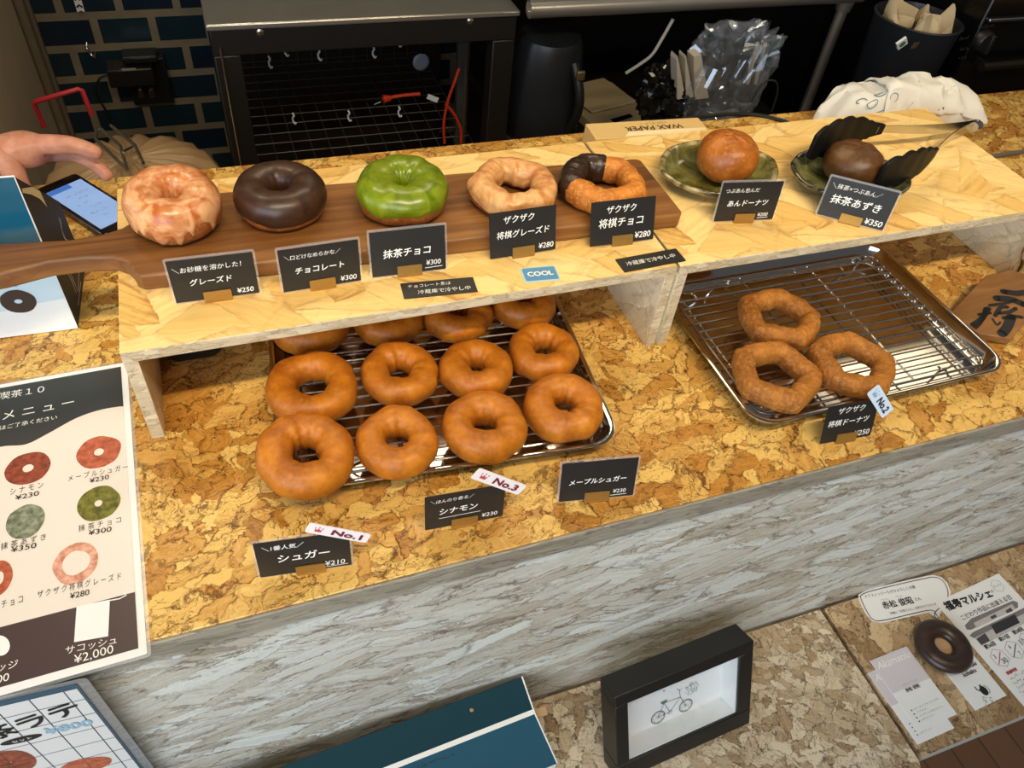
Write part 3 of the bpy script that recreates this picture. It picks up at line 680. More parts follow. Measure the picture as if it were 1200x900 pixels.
TAGW = plain('white tag film', rgb(244, 236, 236), 0.35, var=0.02); TAGB = plain('pale blue tag film', rgb(212, 226, 244), 0.35, var=0.02)
PINK = plain('pink ink', rgb(196, 78, 88), 0.5, var=0.04); MAROON = plain('maroon ink', rgb(120, 24, 52), 0.5, var=0.04); NAVY = plain('navy ink', rgb(24, 40, 70), 0.5, var=0.04); BLUEINK = plain('pale blue ink', rgb(140, 170, 210), 0.5, var=0.05)

def price_card(label, x, y, yaw, lean, w, h, z0, texts, film=True, tagpx=None, tagno=None, under=None, group='black hand-lettered price cards', hx=0.0):
    t = thing('price_card', label, 'price card', (x, y, z0), group)
    ex = Vector((math.cos(yaw), math.sin(yaw), 0)); nn = Vector((-math.sin(yaw), math.cos(yaw), 0)); up = Vector((0, 0, 1)) * math.cos(lean) + nn * math.sin(lean)
    z1 = z0 + 0.0026
    M = frame((x, y, z1), ex, up)
    M0 = M @ Matrix.Translation((-w / 2, 0, 0))
    obj('card', G().prism(rrect(0, 0, w, h, 0.0006, 1), -0.0006, 0, M0), CARD, t)
    if film: obj('film', G().prism(rrect(-0.0022, -0.0018, w + 0.0022, h + 0.0028, 0.002, 3), -0.0012, -0.0008, M0), CLEAR, t, label='clear laminating film showing as a thin border')
    g = G()
    for body, cx, cy, ww, bold in texts:
        write(g, body, M0, w * cx, h * cy, w * ww, None, bold=bold, shear=0.12, wob=0.012, rot=0.5)
    if under: ribbon(g, [(w * under[0], h * under[2]), (w * under[1], h * under[2] + 0.0006)], 0.0006, M0)
    obj('lettering', g, CHALK, t, smooth=0, label='white hand lettering')
    # brass holder: folded strip with a foot behind
    hw = 0.0135; b = G(); x0 = w / 2 + hx
    prof = [(-0.0135 + 0.004, 0.0028), (-0.0150, 0.0016)]
    b.prism(rrect(x0 - hw, -0.0022, x0 + hw, 0.0098, 0.0008, 2), 0.0006, 0.0016, M0)
    b.prism(rrect(x0 - hw, -0.0022, x0 + hw, 0.0080, 0.0008, 2), -0.0028, -0.0018, M0)
    fo = M0 @ Vector((x0, 0, 0)); F_ = frame((fo.x, fo.y, z0), ex, nn)
    b.prism(rrect(-hw, -0.003, hw, 0.016, 0.001, 2), 0.0002, 0.0011, F_)
    obj('holder', b, BRASS, t, label='small brass holder', smooth=30)
    if tagpx:
        o = M @ Vector((0, 0, 0.0022)); n = M.to_3x3().col[2]
        c = [on_plane(u, v, o, n) for u, v in tagpx]
        MT = quad_frame(c[3], c[2], c[0]); tw = ((c[1] - c[0]).length + (c[2] - c[3]).length) / 2; th = ((c[0] - c[3]).length + (c[1] - c[2]).length) / 2
        blue = tagno == '2'
        tp = obj('rank_tag', G().prism(rrect(0, 0, tw, th, 0.0022, 4), -0.0004, 0.0004, MT), TAGB if blue else TAGW, t, label=('pale blue' if blue else 'white') + ' rank tag reading No.' + tagno)
        g = G(); write(g, 'No.' + tagno, MT, tw * 0.64, th * 0.5, tw * 0.50, th * 0.56, bold=0.05, lift=0.0008, wob=0.03)
        obj('rank_lettering', g, NAVY if blue else MAROON, tp, smooth=0)
        g = G(); crown(g, MT, tw * 0.18, th * 0.5, th * 0.55, lift=0.0008); obj('crown_mark', g, BLUEINK if blue else PINK, tp, smooth=0)
    return t, M0
Z = SH
price_card('price card reading グレーズド ¥250, in front of the sugar glazed donut', 0.0947, 0.2895, -0.0202, 0.05, 0.0808, 0.0500, Z, [('＼お砂糖を溶かした！', 0.45, 0.77, 0.80, 0), ('グレーズド', 0.46, 0.46, 0.50, 0.01), ('¥250', 0.84, 0.13, 0.20, 0.01)])
price_card('price card reading チョコレート ¥300, in front of the chocolate donut', 0.1996, 0.2841, 0.0223, 0.0986, 0.0812, 0.0500, Z, [('＼口どけなめらかな／', 0.42, 0.80, 0.70, 0), ('チョコレート', 0.49, 0.47, 0.62, 0.015), ('¥300', 0.84, 0.13, 0.21, 0)])
price_card('price card reading 抹茶チョコ ¥300, in front of the green donut', 0.2937, 0.2853, -0.0305, 0.2318, 0.0813, 0.0510, Z, [('抹茶チョコ', 0.48, 0.50, 0.64, 0.015), ('¥300', 0.83, 0.20, 0.20, 0)], under=(0.71, 0.95, 0.08))
price_card('price card reading 将棋グレーズド ¥280, fourth card on the shelf edge', 0.4279, 0.2900, 0.0215, 0.2841, 0.0804, 0.0530, Z, [('ザクザク', 0.44, 0.82, 0.46, 0.005), ('将棋グレーズド', 0.50, 0.50, 0.80, 0.008), ('¥280', 0.85, 0.14, 0.23, 0)], film=False)
price_card('price card reading 将棋チョコ ¥280, beside the seam between the shelves', 0.5515, 0.2852, -0.0243, 0.3345, 0.0826, 0.0520, Z, [('ザクザク', 0.47, 0.80, 0.46, 0.005), ('将棋チョコ', 0.47, 0.50, 0.70, 0.01), ('¥280', 0.82, 0.15, 0.25, 0.005)], film=False)
price_card('price card reading あんドーナツ, in front of the olive plate', 0.7263, 0.2949, -0.1477, 0.0987, 0.0800, 0.0520, Z, [('つぶあん包んだ', 0.35, 0.80, 0.56, 0), ('あんドーナツ', 0.49, 0.47, 0.68, 0.015), ('¥200', 0.80, 0.15, 0.17, 0)], under=(0.72, 0.90, 0.06))
price_card('angled price card 抹茶あずき ¥350 before the dark plate', 0.8657, 0.2611, -0.6683, 0.1641, 0.0833, 0.0510, Z, [('＼抹茶×つぶあん／', 0.42, 0.82, 0.74, 0), ('抹茶あずき', 0.48, 0.50, 0.74, 0.015), ('¥350', 0.83, 0.14, 0.26, 0.015)])
price_card('price card シュガー ¥210 with No.1 tag, at the counter front edge', 0.1289, 0.0287, -0.12, 0.0958, 0.0835, 0.0500, 0.0, [('＼1番人気／', 0.30, 0.82, 0.44, 0.01), ('シュガー', 0.50, 0.50, 0.56, 0.02), ('¥210', 0.82, 0.16, 0.22, 0)], tagpx=((358.6, 613.4), (433, 624.5), (428.5, 636), (356.5, 623)), tagno='1', under=(0.68, 0.96, 0.06), hx=0.004)
price_card('price card reading シナモン ¥230 with a No.3 tag, before the left tray', 0.2869, 0.0389, -0.0632, 0.0811, 0.0803, 0.0500, 0.0, [('＼ほんのり香る／', 0.34, 0.82, 0.54, 0), ('シナモン', 0.42, 0.50, 0.48, 0.02), ('¥230', 0.82, 0.16, 0.20, 0)], tagpx=((556, 548.6), (615.4, 566.6), (605.5, 579.5), (551, 560)), tagno='3', under=(0.17, 0.70, 0.30), film=False)
price_card('price card reading メープルシュガー ¥230, right of the cinnamon card', 0.4292, 0.0300, -0.1652, 0.2511, 0.0812, 0.0500, 0.0, [('メープルシュガー', 0.49, 0.50, 0.76, 0.015), ('¥230', 0.80, 0.17, 0.17, 0)], under=(0.68, 0.90, 0.06))
price_card('price card 将棋ドーナツ ¥250 with blue No.2 tag, before the right tray', 0.7482, 0.0266, -0.0700, 0.3050, 0.0690, 0.0500, 0.0, [('ザクザク', 0.48, 0.84, 0.52, 0), ('将棋ドーナツ', 0.47, 0.52, 0.80, 0.005), ('¥250', 0.80, 0.14, 0.30, 0)], tagpx=((1015.8, 461.6), (1048.5, 482), (1034, 490.75), (1000, 470)) and ((1031, 454), (1048.5, 482), (1034, 490.75), (1015.8, 461.6)), tagno='2', film=False)

def label_strip(label, px, texts):
    c = [P(u, v, z=SH + 0.0005) for u, v in px]; M = quad_frame(c[3], c[2], c[0]); w = (c[2] - c[3]).length; h = (c[0] - c[3]).length
    t = thing('notice_strip', label, 'notice', tuple(c[3]), 'small black notices on the shelf')
    obj('card', G().prism(rrect(0, 0, w, h, 0.0005, 1), -0.0003, 0.0006, M), CARD, t)
    g = G()
    for b, cx, cy, ww in texts: write(g, b, M, w * cx, h * cy, w * ww, None, shear=0.1, wob=0.06, lift=0.0010)
    obj('lettering', g, CHALK, t, smooth=0, label='white hand lettering')
label_strip('two line black notice lying below the green donut price card', ((470, 332.7), (554, 324.2), (560, 342), (473.5, 350.4)), [('チョコレート系は', 0.38, 0.73, 0.58), ('冷蔵庫で冷やし中', 0.56, 0.30, 0.72)])
label_strip('one line black notice lying across the seam between the shelves', ((721.2, 304.2), (793.9, 291.8), (804, 305.75), (732, 319.25)), [('冷蔵庫で冷やし中', 0.5, 0.5, 0.8)])
c = [P(u, v, z=SH + 0.0005) for u, v in ((611.7, 314.4), (654.4, 311.3), (657.5, 327.9), (615.4, 331.5))]; M = quad_frame(c[3], c[2], c[0]); w = (c[2] - c[3]).length; h = (c[0] - c[3]).length
t = thing('cool_tag', 'small blue COOL tag lying on the shelf below the crispy glazed donut', 'tag', tuple(c[3]))
obj('film', G().prism(rrect(0, 0, w, h, 0.003, 4), -0.0003, 0.0004, M), plain('pale blue film', rgb(176, 204, 220), 0.3, var=0.03), t)
obj('blue_print', G().prism(rrect(0.0018, 0.0018, w - 0.0018, h - 0.0018, 0.002, 4), 0.0003, 0.0006, M), plain('blue print', rgb(84, 142, 186), 0.35, var=0.04), t)
g = G(); write(g, 'COOL', M, w * 0.5, h * 0.5, w * 0.72, None, bold=0.045, lift=0.0009); obj('lettering', g, CHALK, t, smooth=0)

# ------------------------------------------------------------------ big menu on the counter
br, tr = Vector((-0.0125, -0.0115, 0.0009)), Vector((-0.0225, 0.3560, 0.0009)); upv = (tr - br).normalized(); exv = Vector((upv.y, -upv.x, 0))
MW_, MH_ = 0.257, (tr - br).length; M = frame(br - exv * MW_, exv, upv)
t = thing('menu_sheet', 'large laminated donut menu lying on the counter at the left', 'menu', tuple(br - exv * MW_ / 2))
obj('paper', G().prism(rrect(0, 0, MW_, MH_, 0.001, 1), -0.0006, 0, M), PAPER, t)
obj('film', G().prism(rrect(-0.003, -0.003, MW_ + 0.003, MH_ + 0.003, 0.003, 3), -0.0008, -0.00065, M), CLEAR, t, label='clear laminating film at the edge')
HEAD = plain('charcoal print', rgb(62, 64, 64), 0.3, var=0.08, scale=30); BEIGE = plain('beige print', rgb(232, 222, 214), 0.35, var=0.02); BROWNP = plain('dark brown print', rgb(74, 58, 58), 0.35, var=0.06)
L_, R_ = 0.006, MW_ - 0.0065
wave = [px2(M, u, v) for u, v in ((0, 524), (30, 521), (55, 509), (90, 490), (120, 480), (152, 475))]
wl = [(L_, wave[0][1] - 0.004), (L_ + 0.05, wave[0][1] - 0.012), (L_ + 0.09, wave[0][1] - 0.006)] + wave; wl = [(p.x, p.y) for p in smoothline([(a, b, 0) for a, b in wl], 5)]; wl = [q for q in wl if q[0] < R_ - 0.001] + [(R_, wl[-1][1])]
ytop = MH_ - 0.006; fa, fb = px2(M, 0, 733), px2(M, 162, 695); yf = (fa[1] + fb[1]) / 2
bd = G().add([M @ Vector((a, b, 0.0003)) for a, b in wl] + [M @ Vector((a, yf, 0.0003)) for a, b in wl], [(i, len(wl) + i, len(wl) + i + 1, i + 1) for i in range(len(wl) - 1)])
obj('beige_print', bd, BEIGE, t, smooth=0)
hd = G().add([M @ Vector((a, b, 0.0003)) for a, b in wl] + [M @ Vector((a, ytop, 0.0003)) for a, b in wl], [(i, i + 1, len(wl) + i + 1, len(wl) + i) for i in range(len(wl) - 1)])
obj('header_print', hd, HEAD, t, smooth=0, label='charcoal header with a wavy lower edge')
obj('footer_print', flat(G(), [(L_, 0.007), (R_, 0.007), (R_, yf), (L_, yf)], M), BROWNP, t, smooth=0, label='dark brown footer band')
for b, a, e in (('こ喫茶１０', (-14, 467), (52, 456)), ('メ ニ ュ ー', (3, 488), (87, 471)), ('はご了承ください', (0, 502), (67, 489)), ('サコッシュ', (77, 763), (137, 750)), ('¥2,000', (87, 774), (133, 761)), ('ッジ', (-2, 783), (21, 778)), ('00', (-4, 797), (11, 793))):
    g = G(); wpx(g, b, M, a, e, lift=0.0006); obj('white_lettering', g, CHALK, t, smooth=0)
for b, a, e in (('シナモン', (12, 577), (51, 568)), ('¥230', (18, 584), (46, 578)), ('メープルシュガー', (80, 561), (150, 547)), ('¥230', (105, 564), (128, 559)), ('抹茶あずき', (1, 641), (54, 629)), ('¥350', (13, 645), (43, 639)), ('抹茶チョコ', (92, 620), (142, 609)), ('¥300', (104, 625), (131, 620)), ('ザクザク将棋グレーズド', (44, 697), (142, 675)), ('¥280', (82, 699), (105, 694)), ('チョコ', (2, 709), (27, 702))):
    g = G(); wpx(g, ' '.join(b) if b[0] != '¥' else b, M, a, e, 0.0062 if b[0] == '¥' else 0.0078, lift=0.0006, bold=0.006 if b[0] == '¥' else 0.0); obj('black_lettering', g, INK, t, smooth=0)
def printmat(name, a, b, sc=140):
    q = NT(name); f = q.noise(q.co, sc, 4, 0.65); q.p(Base_Color=q.ramp(f, [(0.35, a), (0.62, b)]), Roughness=0.4); return q.m
def pic(u, v, rw, rh, ma, hole, s, par, M, mh=None, name='donut_picture'):
    c = px2(M, u, v); e = px2(M, u + rw, v - rw * 0.22); f = px2(M, u, v - rh); rx = math.dist(c, e); ry = math.dist(c, f); n = 28
    sh = lambda k, q, a: (c[0] + rx * k * (1 + 0.07 * dnoise(a, s + q, 1.6)) * math.cos(a), c[1] + ry * k * (1 + 0.07 * dnoise(a, s + q, 1.6)) * math.sin(a))
    g = G(); g.grid([[M @ Vector((*sh(1, 0, 2 * math.pi * i / n), 0.0005)) for i in range(n)], [M @ Vector((*sh(hole, 3, 2 * math.pi * i / n), 0.0005)) for i in range(n)]], False, True)
    if hole < 0.02: pass
    return obj(name, g, ma, par, smooth=0)
RED1 = printmat('red brown donut print', rgb(104, 44, 30), rgb(158, 76, 52)); RED2 = printmat('orange red donut print', rgb(150, 66, 42), rgb(196, 104, 74)); GRN = printmat('olive donut print', rgb(72, 72, 16), rgb(128, 126, 44)); GRY = printmat('grey green bun print', rgb(78, 84, 66), rgb(150, 158, 136)); PNK = printmat('pale pink donut print', rgb(190, 120, 96), rgb(232, 178, 156))
pic(33, 549, 27, 18, RED1, 0.24, 1, t, M); pic(116, 530, 26, 18, RED2, 0.22, 2, t, M); pic(30, 611, 23, 19, GRY, 0.01, 3, t, M, name='bun_picture'); pic(115.5, 590, 25, 20, GRN, 0.18, 4, t, M); pic(-2, 678, 17, 20, RED2, 0.4, 5, t, M); pic(89, 660, 27, 23, PNK, 0.60, 6, t, M)
obj('pouch_picture', flat(G(), [px2(M, u, v) for u, v in ((87, 753), (127, 746), (129, 703), (90, 711))], M, 0.0006), PAPER, t, smooth=0)
obj('badge_picture', flat(G(), [px2(M, 0 + 12 * math.cos(a), 757 - 12 * math.sin(a)) for a in [k * math.pi / 10 for k in range(20)]], M, 0.0006), PAPER, t, smooth=0)
g = G(); ribbon(g, [px2(M, u, v) for u, v in ((129, 704), (140, 702), (148, 698), (146, 695))], 0.0012, M, 0.0006); obj('strap_picture', g, PAPER, t, smooth=0)

# ------------------------------------------------------------------ drinks menu standing on the low table
A = P(103, 799, y=-0.020); B = P(0, 823, z=A.z)
if abs(B.y - A.y) > 0.03: B.y = A.y - 0.012
ex = (A - B).normalized(); up = Vector((0.02, -0.01, 1)).normalized()
hh = (A.z - LOW - 0.001); M = frame(A - ex * 0.255 - up * hh, ex, up)
t = thing('drinks_menu', 'blue-bordered laminated drinks menu standing below the large menu', 'menu', tuple(A - ex * 0.12 - up * hh))
W2, H2 = 0.255, hh
TEALP = plain('teal print', rgb(44, 82, 104), 0.3, var=0.06); PALE = plain('pale print', rgb(222, 222, 220), 0.35, var=0.03)
obj('sheet', G().prism(rrect(0, 0, W2, H2, 0.001, 1), -0.0008, 0, M), TEALP, t, label='teal bordered print')
obj('film', G().prism(rrect(-0.004, 0, W2 + 0.009, H2 + 0.006, 0.004, 3), -0.0014, -0.0010, M), CLEAR, t)
i1, i2 = px2(M, 90, 806.7), px2(M, 157, 897)
obj('pale_print', flat(G(), [(0.010, 0.010), (i1[0], 0.010), (i1[0], i1[1]), (0.010, i1[1])], M, 0.0003), PALE, t, smooth=0)
g = G()
for k in range(9):
    x = i1[0] - 0.010 - k * 0.026
    if x > 0.012: ribbon(g, [(x, 0.010), (x, i1[1])], 0.0008, M, 0.0005)
for k in range(11):
    y = i1[1] - 0.022 - k * 0.031
    if y > 0.012: ribbon(g, [(0.010, y), (i1[0], y)], 0.0008, M, 0.0005)
obj('grid_print', g, NAVY, t, smooth=0, label='thin blue check lines')
g = G(); wpx(g, '茶ラテ', M, (-22, 864), (92, 826), lift=0.0007, bold=0.035); obj('lettering', g, INK, t, smooth=0, label='bold black lettering')
g = G(); wpx(g, '¥800', M, (52, 857), (108, 845), lift=0.0007, bold=0.05); obj('price_lettering', g, plain('steel blue print', rgb(150, 186, 206), 0.4, var=0.02), t, smooth=0)
c = px2(M, 25, 866); obj('black_pill', flat(G(), [(c[0] + 0.0165 * math.cos(a), c[1] + 0.006 * math.sin(a)) for a in [k * math.pi / 12 for k in range(24)]], M, 0.0007), INK, t, smooth=0)
g = G(); wpx(g, 'セット', M, (14, 869), (37, 863), lift=0.0010); obj('pill_lettering', g, CHALK, t, smooth=0)
pic(12, 893, 29, 15, RED1, 0.05, 8, t, M); pic(100, 897, 30, 9, RED2, 0.05, 9, t, M)

# ------------------------------------------------------------------ teal paper box on the low table
TEAL = plain('teal coated paper', rgb(20, 84, 112), 0.22, var=0.08, scale=20); TEAL_IN = plain('dark teal paper', rgb(14, 54, 66), 0.6, var=0.08, scale=20, spec=0.15); WHITEP = plain('white board edge', rgb(236, 236, 234), 0.55, var=0.02)
t = thing('paper_box', 'long teal paper box lying on the low table against the counter front', 'box', (0.15, -0.06, LOW))
zb_ = -0.322; xR = 0.366; xL = -0.12
M = Matrix.Translation((xR, -0.006, 0)) @ Matrix.Rotation(math.radians(3.2), 4, 'Z')
Lb = xR - xL; D = 0.112
def bx(x, y, z): return M @ Vector((x, y, z))
V = 0.012
prof = [(0.0, LOW + 0.001), (0.0, zb_), (-0.040, zb_ - V), (-0.046, zb_ - V - 0.001), (-D, zb_ - 0.006), (-D, LOW + 0.001)]
n = len(prof); g = G()
vs = [bx(x, y, z) for x in (0.0, -Lb) for y, z in prof]
g.add(vs, [tuple(range(n)), tuple(reversed(range(n, 2 * n)))]); g.mi = [1, 1]
for i in range(n):
    j = (i + 1) % n; g.f.append((i, n + i, n + j, j)); g.mi.append([1, 0, 2, 0, 2, 1][i] if i != 1 else 1)
obj('box_body', g, [TEAL, TEAL_IN, WHITEP], t, smooth=0, bevel=0.0008, seg=1)
obj('white_edge', G().tube([bx(0.0006, y, z + 0.0006) for y, z in prof[1:5]], 0.0011, 6), WHITEP, t, label='thin white cut edge of the box end')
g = G(); Mp = frame(bx(0, -D, zb_ - 0.006), bx(-1, 0, 0) - bx(0, 0, 0), bx(0, -0.046, zb_ - V - 0.001) - bx(0, -D, zb_ - 0.006)); Mp = frame(bx(-Lb, -D, zb_ - 0.006), bx(1, 0, 0) - bx(0, 0, 0), Vector(bx(0, -0.046, zb_ - V - 0.001)) - Vector(bx(0, -D, zb_ - 0.006)))
fine_print(g, Mp, (Lb - 0.17, 0.056), (Lb - 0.11, 0.056), 0.0045, 4, px=False)
obj('small_lettering', g, INK, t, smooth=0)
g = G().box(bx(0.0, -0.050, zb_ - 0.020), bx(0.018, -0.040, zb_ - 0.018)); obj('tuck_flap', g, plain('kraft flap', rgb(196, 160, 120), 0.6), t)
g = G().lathe([(0.0022, 0), (0.0026, 0.0008), (0.0010, 0.0018)], bx(-0.075, -0.016, zb_ - 0.0045), 10); obj('crumb', g, plain('tan crumb', rgb(170, 140, 96), 0.8), t)

# ------------------------------------------------------------------ shadow box picture frame
fp = (0.4581, -0.1089, 0.0634, 0.4295, 0.2103, 0.1479, 0.0381)
ex = Vector((math.cos(fp[2]), math.sin(fp[2]), 0)); nn = Vector((-math.sin(fp[2]), math.cos(fp[2]), 0)); up = Vector((0, 0, 1)) * math.cos(fp[3]) + nn * math.sin(fp[3])
M = frame((fp[0], fp[1], LOW + 0.0005), ex, up); w, h, d = fp[4:]
t = thing('picture_frame', 'black shadow box frame with a bicycle drawing, leaning back on the low table', 'picture frame', (fp[0], fp[1], LOW))
MF = M @ Matrix.Translation((0, 0, d))
b0, b1 = px2(MF, 736, 823.7), px2(MF, 866, 771); b2 = px2(MF, 865, 837.5); b3 = px2(MF, 738, 892)
xl, xr, yt_, yb_ = (b0[0] + b3[0]) / 2, (b1[0] + b2[0]) / 2, (b0[1] + b1[1]) / 2, (b2[1] + b3[1]) / 2
for nm, a, bb in (('rail', (0, yt_, 0), (w, h, d)), ('rail', (0, 0, 0), (w, yb_, d)), ('rail', (0, yb_, 0), (xl, yt_, d)), ('rail', (xr, yb_, 0), (w, yt_, d))):
    obj(nm, G().box(a, bb, M), BLACK, t, bevel=0.0012)
obj('backing', G().box((xl - 0.002, yb_ - 0.002, 0.002), (xr + 0.002, yt_ + 0.002, 0.005), M), PAPER, t, label='white backing with the drawing')
g = G(); e = 0.0018
g.box((xl, yb_, 0.005), (xl + e, yt_, d - 0.004), M).box((xr - e, yb_, 0.005), (xr, yt_, d - 0.004), M).box((xl, yb_, 0.005), (xr, yb_ + e, d - 0.004), M).box((xl, yt_ - e, 0.005), (xr, yt_, d - 0.004), M)
obj('white_lining', g, plain('white lining', rgb(238, 242, 244), 0.4, var=0.02), t)
obj('glass', G().box((xl, yb_, d - 0.0038), (xr, yt_, d - 0.0022), M), clear('frame glass', 0.02, (0.95, 0.97, 1.0), 0.10), t)
MB = M @ Matrix.Translation((0, 0, 0.005))
g = G(); q = lambda u, v: px2(MB, u, v)
def circ(c, r, k=28): return [(c[0] + r * math.cos(2 * math.pi * i / k), c[1] + r * math.sin(2 * math.pi * i / k)) for i in range(k)]
w1, w2 = q(771, 840.5), q(803.5, 826.5); R_w = 0.0105
for c in (w1, w2):
    ribbon(g, circ(c, R_w), 0.0012, MB, closed=True); ribbon(g, circ(c, R_w * 0.82), 0.0004, MB, closed=True)
    for k in range(4):
        a = k * math.pi / 4; ribbon(g, [(c[0] - R_w * math.cos(a), c[1] - R_w * math.sin(a)), (c[0] + R_w * math.cos(a), c[1] + R_w * math.sin(a))], 0.0003, MB)
s_, bb_, hd_ = q(778, 824), q(785, 834), q(797, 816.5)
for pl in ([w1, s_], [s_, hd_], [s_, bb_], [bb_, hd_], [w1, bb_], [q(796, 808), hd_, w2], [q(793, 807), q(797, 809), q(799, 806)], ): ribbon(g, pl, 0.0008, MB)
ribbon(g, circ(bb_, 0.003), 0.0006, MB, closed=True)
wpx(g, 'V', MB, (776.5, 810), (779.5, 809), lift=0.0005)
fine_print(g, MB, (773, 851), (806, 837.5), 0.0022, 2)
obj('bicycle_drawing', g, plain('grey green ink', rgb(62, 72, 64), 0.6, var=0.05), t, smooth=0, label='bicycle line drawing with a caption')
g = G(); r_ = random.Random(3); cc = q(810.5, 806)
for k in range(110):
    a, rr = r_.uniform(0, 6.28), 0.0115 * math.sqrt(r_.random()); c = (cc[0] + rr * math.cos(a), cc[1] + rr * math.sin(a)); s = r_.uniform(0.0005, 0.0013); b_ = r_.uniform(0, 3)
    flat(g, [(c[0] + s * math.cos(b_), c[1] + s * math.sin(b_)), (c[0] - s * 0.5 * math.sin(b_), c[1] + s * 0.5 * math.cos(b_)), (c[0] - s * math.cos(b_), c[1] - s * math.sin(b_)), (c[0] + s * 0.5 * math.sin(b_), c[1] - s * 0.5 * math.cos(b_))], MB, 0.0004)
flat(g, [q(773.5, 823), q(782, 819), q(781, 822.5), q(776, 825.5)], MB, 0.0005)
obj('leaf_drawing', g, plain('green ink', rgb(84, 120, 104), 0.6, var=0.2, scale=300), t, smooth=0, label='green leaf ball and saddle of the drawing')

# ------------------------------------------------------------------ papers on the right low table
LZ = LOW - 0.001
def papersheet(name, label, cat, TL, TR, BL, thick=0.0004, z=None, mat=None, group=None):
    z = LZ + 0.0002 if z is None else z
    tl, tr_, bl = [Vector((p[0], p[1], z)) if len(p) == 2 and abs(p[0]) < 5 else P(p[0], p[1], z=z) for p in (TL, TR, BL)]
    M = quad_frame(bl, bl + (tr_ - tl), tl); w = (tr_ - tl).length; h = (tl - bl).length
    t = thing(name, label, cat, tuple(bl), group); obj('paper', G().prism(rrect(0, 0, w, h, 0.0004, 1), 0, thick, M), mat or PAPER, t)
    return t, M @ Matrix.Translation((0, 0, thick)), w, h
# speech bubble card
zc = LZ + 0.0003; M = frame(P(1033, 729, z=zc), P(1091, 716.7, z=zc) - P(1033, 729, z=zc), Vector((0, 1, 0)))
pl = [px2(M, u, v) for u, v in ((1033, 730), (1060, 724), (1088, 718), (1092, 721), (1100, 725.5), (1101, 722), (1104, 712), (1113, 702), (1114, 694), (1110, 683), (1103, 676.5), (1094, 674), (1086, 675), (1050, 683), (1016, 691.5), (1006, 697), (1006, 703), (1014, 719), (1022, 728))]
pl = ccw(pl)
t = thing('speech_bubble_card', 'white speech bubble shaped card with handwriting, by the wooden ring', 'card', tuple(P(1060, 702, z=zc)))
obj('paper', G().prism(pl, 0, 0.0005, M), PAPER, t)
g = G(); MT = M @ Matrix.Translation((0, 0, 0.0005))
oc = [px2(MT, u, v) for u, v in ((1033, 727.5), (1060, 721.5), (1086, 715.5), (1094, 716), (1097, 720), (1100, 724.5), (1096, 723.5), (1095.5, 718), (1102, 711.5), (1109, 704), (1111, 695), (1108, 685), (1102, 678.5), (1094, 676.5), (1086, 677.5), (1050, 685.5), (1018, 693.5), (1009, 698), (1009, 702), (1016, 717), (1023, 726))]
ribbon(g, [(p.x, p.y) for p in smoothline([(a, b, 0) for a, b in oc], 4, True)], 0.0013, MT, 0.0003, True)
wpx(g, 'ドアストッパーもぜひよろしくお願', MT, (1014, 699.5), (1072, 687.5), lift=0.0004, wob=0.05); wpx(g, '赤松 俊昭', MT, (1034, 710), (1069, 703), lift=0.0004, bold=0.03); wpx(g, 'さん', MT, (1072, 702.5), (1079, 701), lift=0.0004)
fine_print(g, MT, (1031, 704), (1041, 702.3), 0.003, 1); fine_print(g, MT, (1048, 700), (1058, 698.5), 0.003, 2)
wpx(g, '気軽に「店員さんに」お声かけくださいね', MT, (1043, 719), (1098, 707.5), lift=0.0004, wob=0.05)
obj('lettering', g, INK, t, smooth=0, label='black handwriting and outline')
# flyer
t, M, w, h = papersheet('flyer', 'printed market flyer with a grey building, at the right end of the low table', 'flyer', (1.0780, -0.0520), (1.2260, -0.0398), (1.0953, -0.2620), z=LZ + 0.0010)
for b_, a_, e_, k_ in (('福寿マルシェ', (1107, 711.3), (1161, 694.5), 0.06), ('こだわり作品に出逢える日', (1126.5, 724.6), (1184, 699.5), 0.006), ('の', (1161, 693.5), (1164, 692.5), 0), ('第56回', (1153.5, 759), (1165.5, 753.5), 0.03), ('第57回', (1170.5, 750), (1182, 745), 0.03), ('第58回', (1186.5, 742), (1198, 736.5), 0.03)):
    g = G(); wpx(g, b_, M, a_, e_, bold=k_); obj('lettering', g, INK, t, smooth=0)
g = G()
def hexa(u, v, r, rot): 
    c = px2(M, u, v); return [(c[0] + r * math.cos(k * math.pi / 3 + rot), c[1] + r * math.sin(k * math.pi / 3 + rot)) for k in range(6)]
for u, v in ((1171.5, 771), (1188.5, 761.5), (1205, 752)): ribbon(g, hexa(u, v, 0.0150, 0.52), 0.0005, M, closed=True)
ribbon(g, hexa(1168.7, 686.5, 0.0115, 0.52), 0.0004, M, closed=True); fine_print(g, M, (1164, 688.5), (1174, 684), 0.004, 5)
for b_, u, v, r in (('3', 1165.5, 769.5, 0.0065), ('30', 1177, 774, 0.008), ('6', 1183, 758, 0.006), ('7', 1195, 765.5, 0.006), ('10', 1198, 752, 0.009)):
    c = px2(M, u, v); write(g, b_, M, c[0], c[1], None, r * 1.0)
obj('hexagon_print', g, INK, t, smooth=0); g = G()
for k in range(6): fine_print(g, M, (1184 + k * 4.2, 796 + k * 5.4), (1216 + k * 4, 780 + k * 5.4), 0.0040, 20 + k)
obj('small_print', g, INK, t, smooth=0)
g = G(); wpx(g, '開催時間', M, (1179.5, 789.5), (1191, 784), bold=0.04); obj('red_print', g, plain('red print', rgb(190, 52, 56), 0.5), t, smooth=0)
g = G(); ribbon(g, [px2(M, 1171.8, 764), px2(M, 1170.6, 779)], 0.0014, M, 0.0005); obj('pink_bar', g, plain('pink red print', rgb(190, 64, 84), 0.5), t, smooth=0)
g = G(); ribbon(g, [px2(M, 1190, 754.5), px2(M, 1188, 770.5)], 0.0014, M, 0.0005); obj('blue_bar', g, plain('indigo print', rgb(46, 44, 110), 0.5), t, smooth=0)
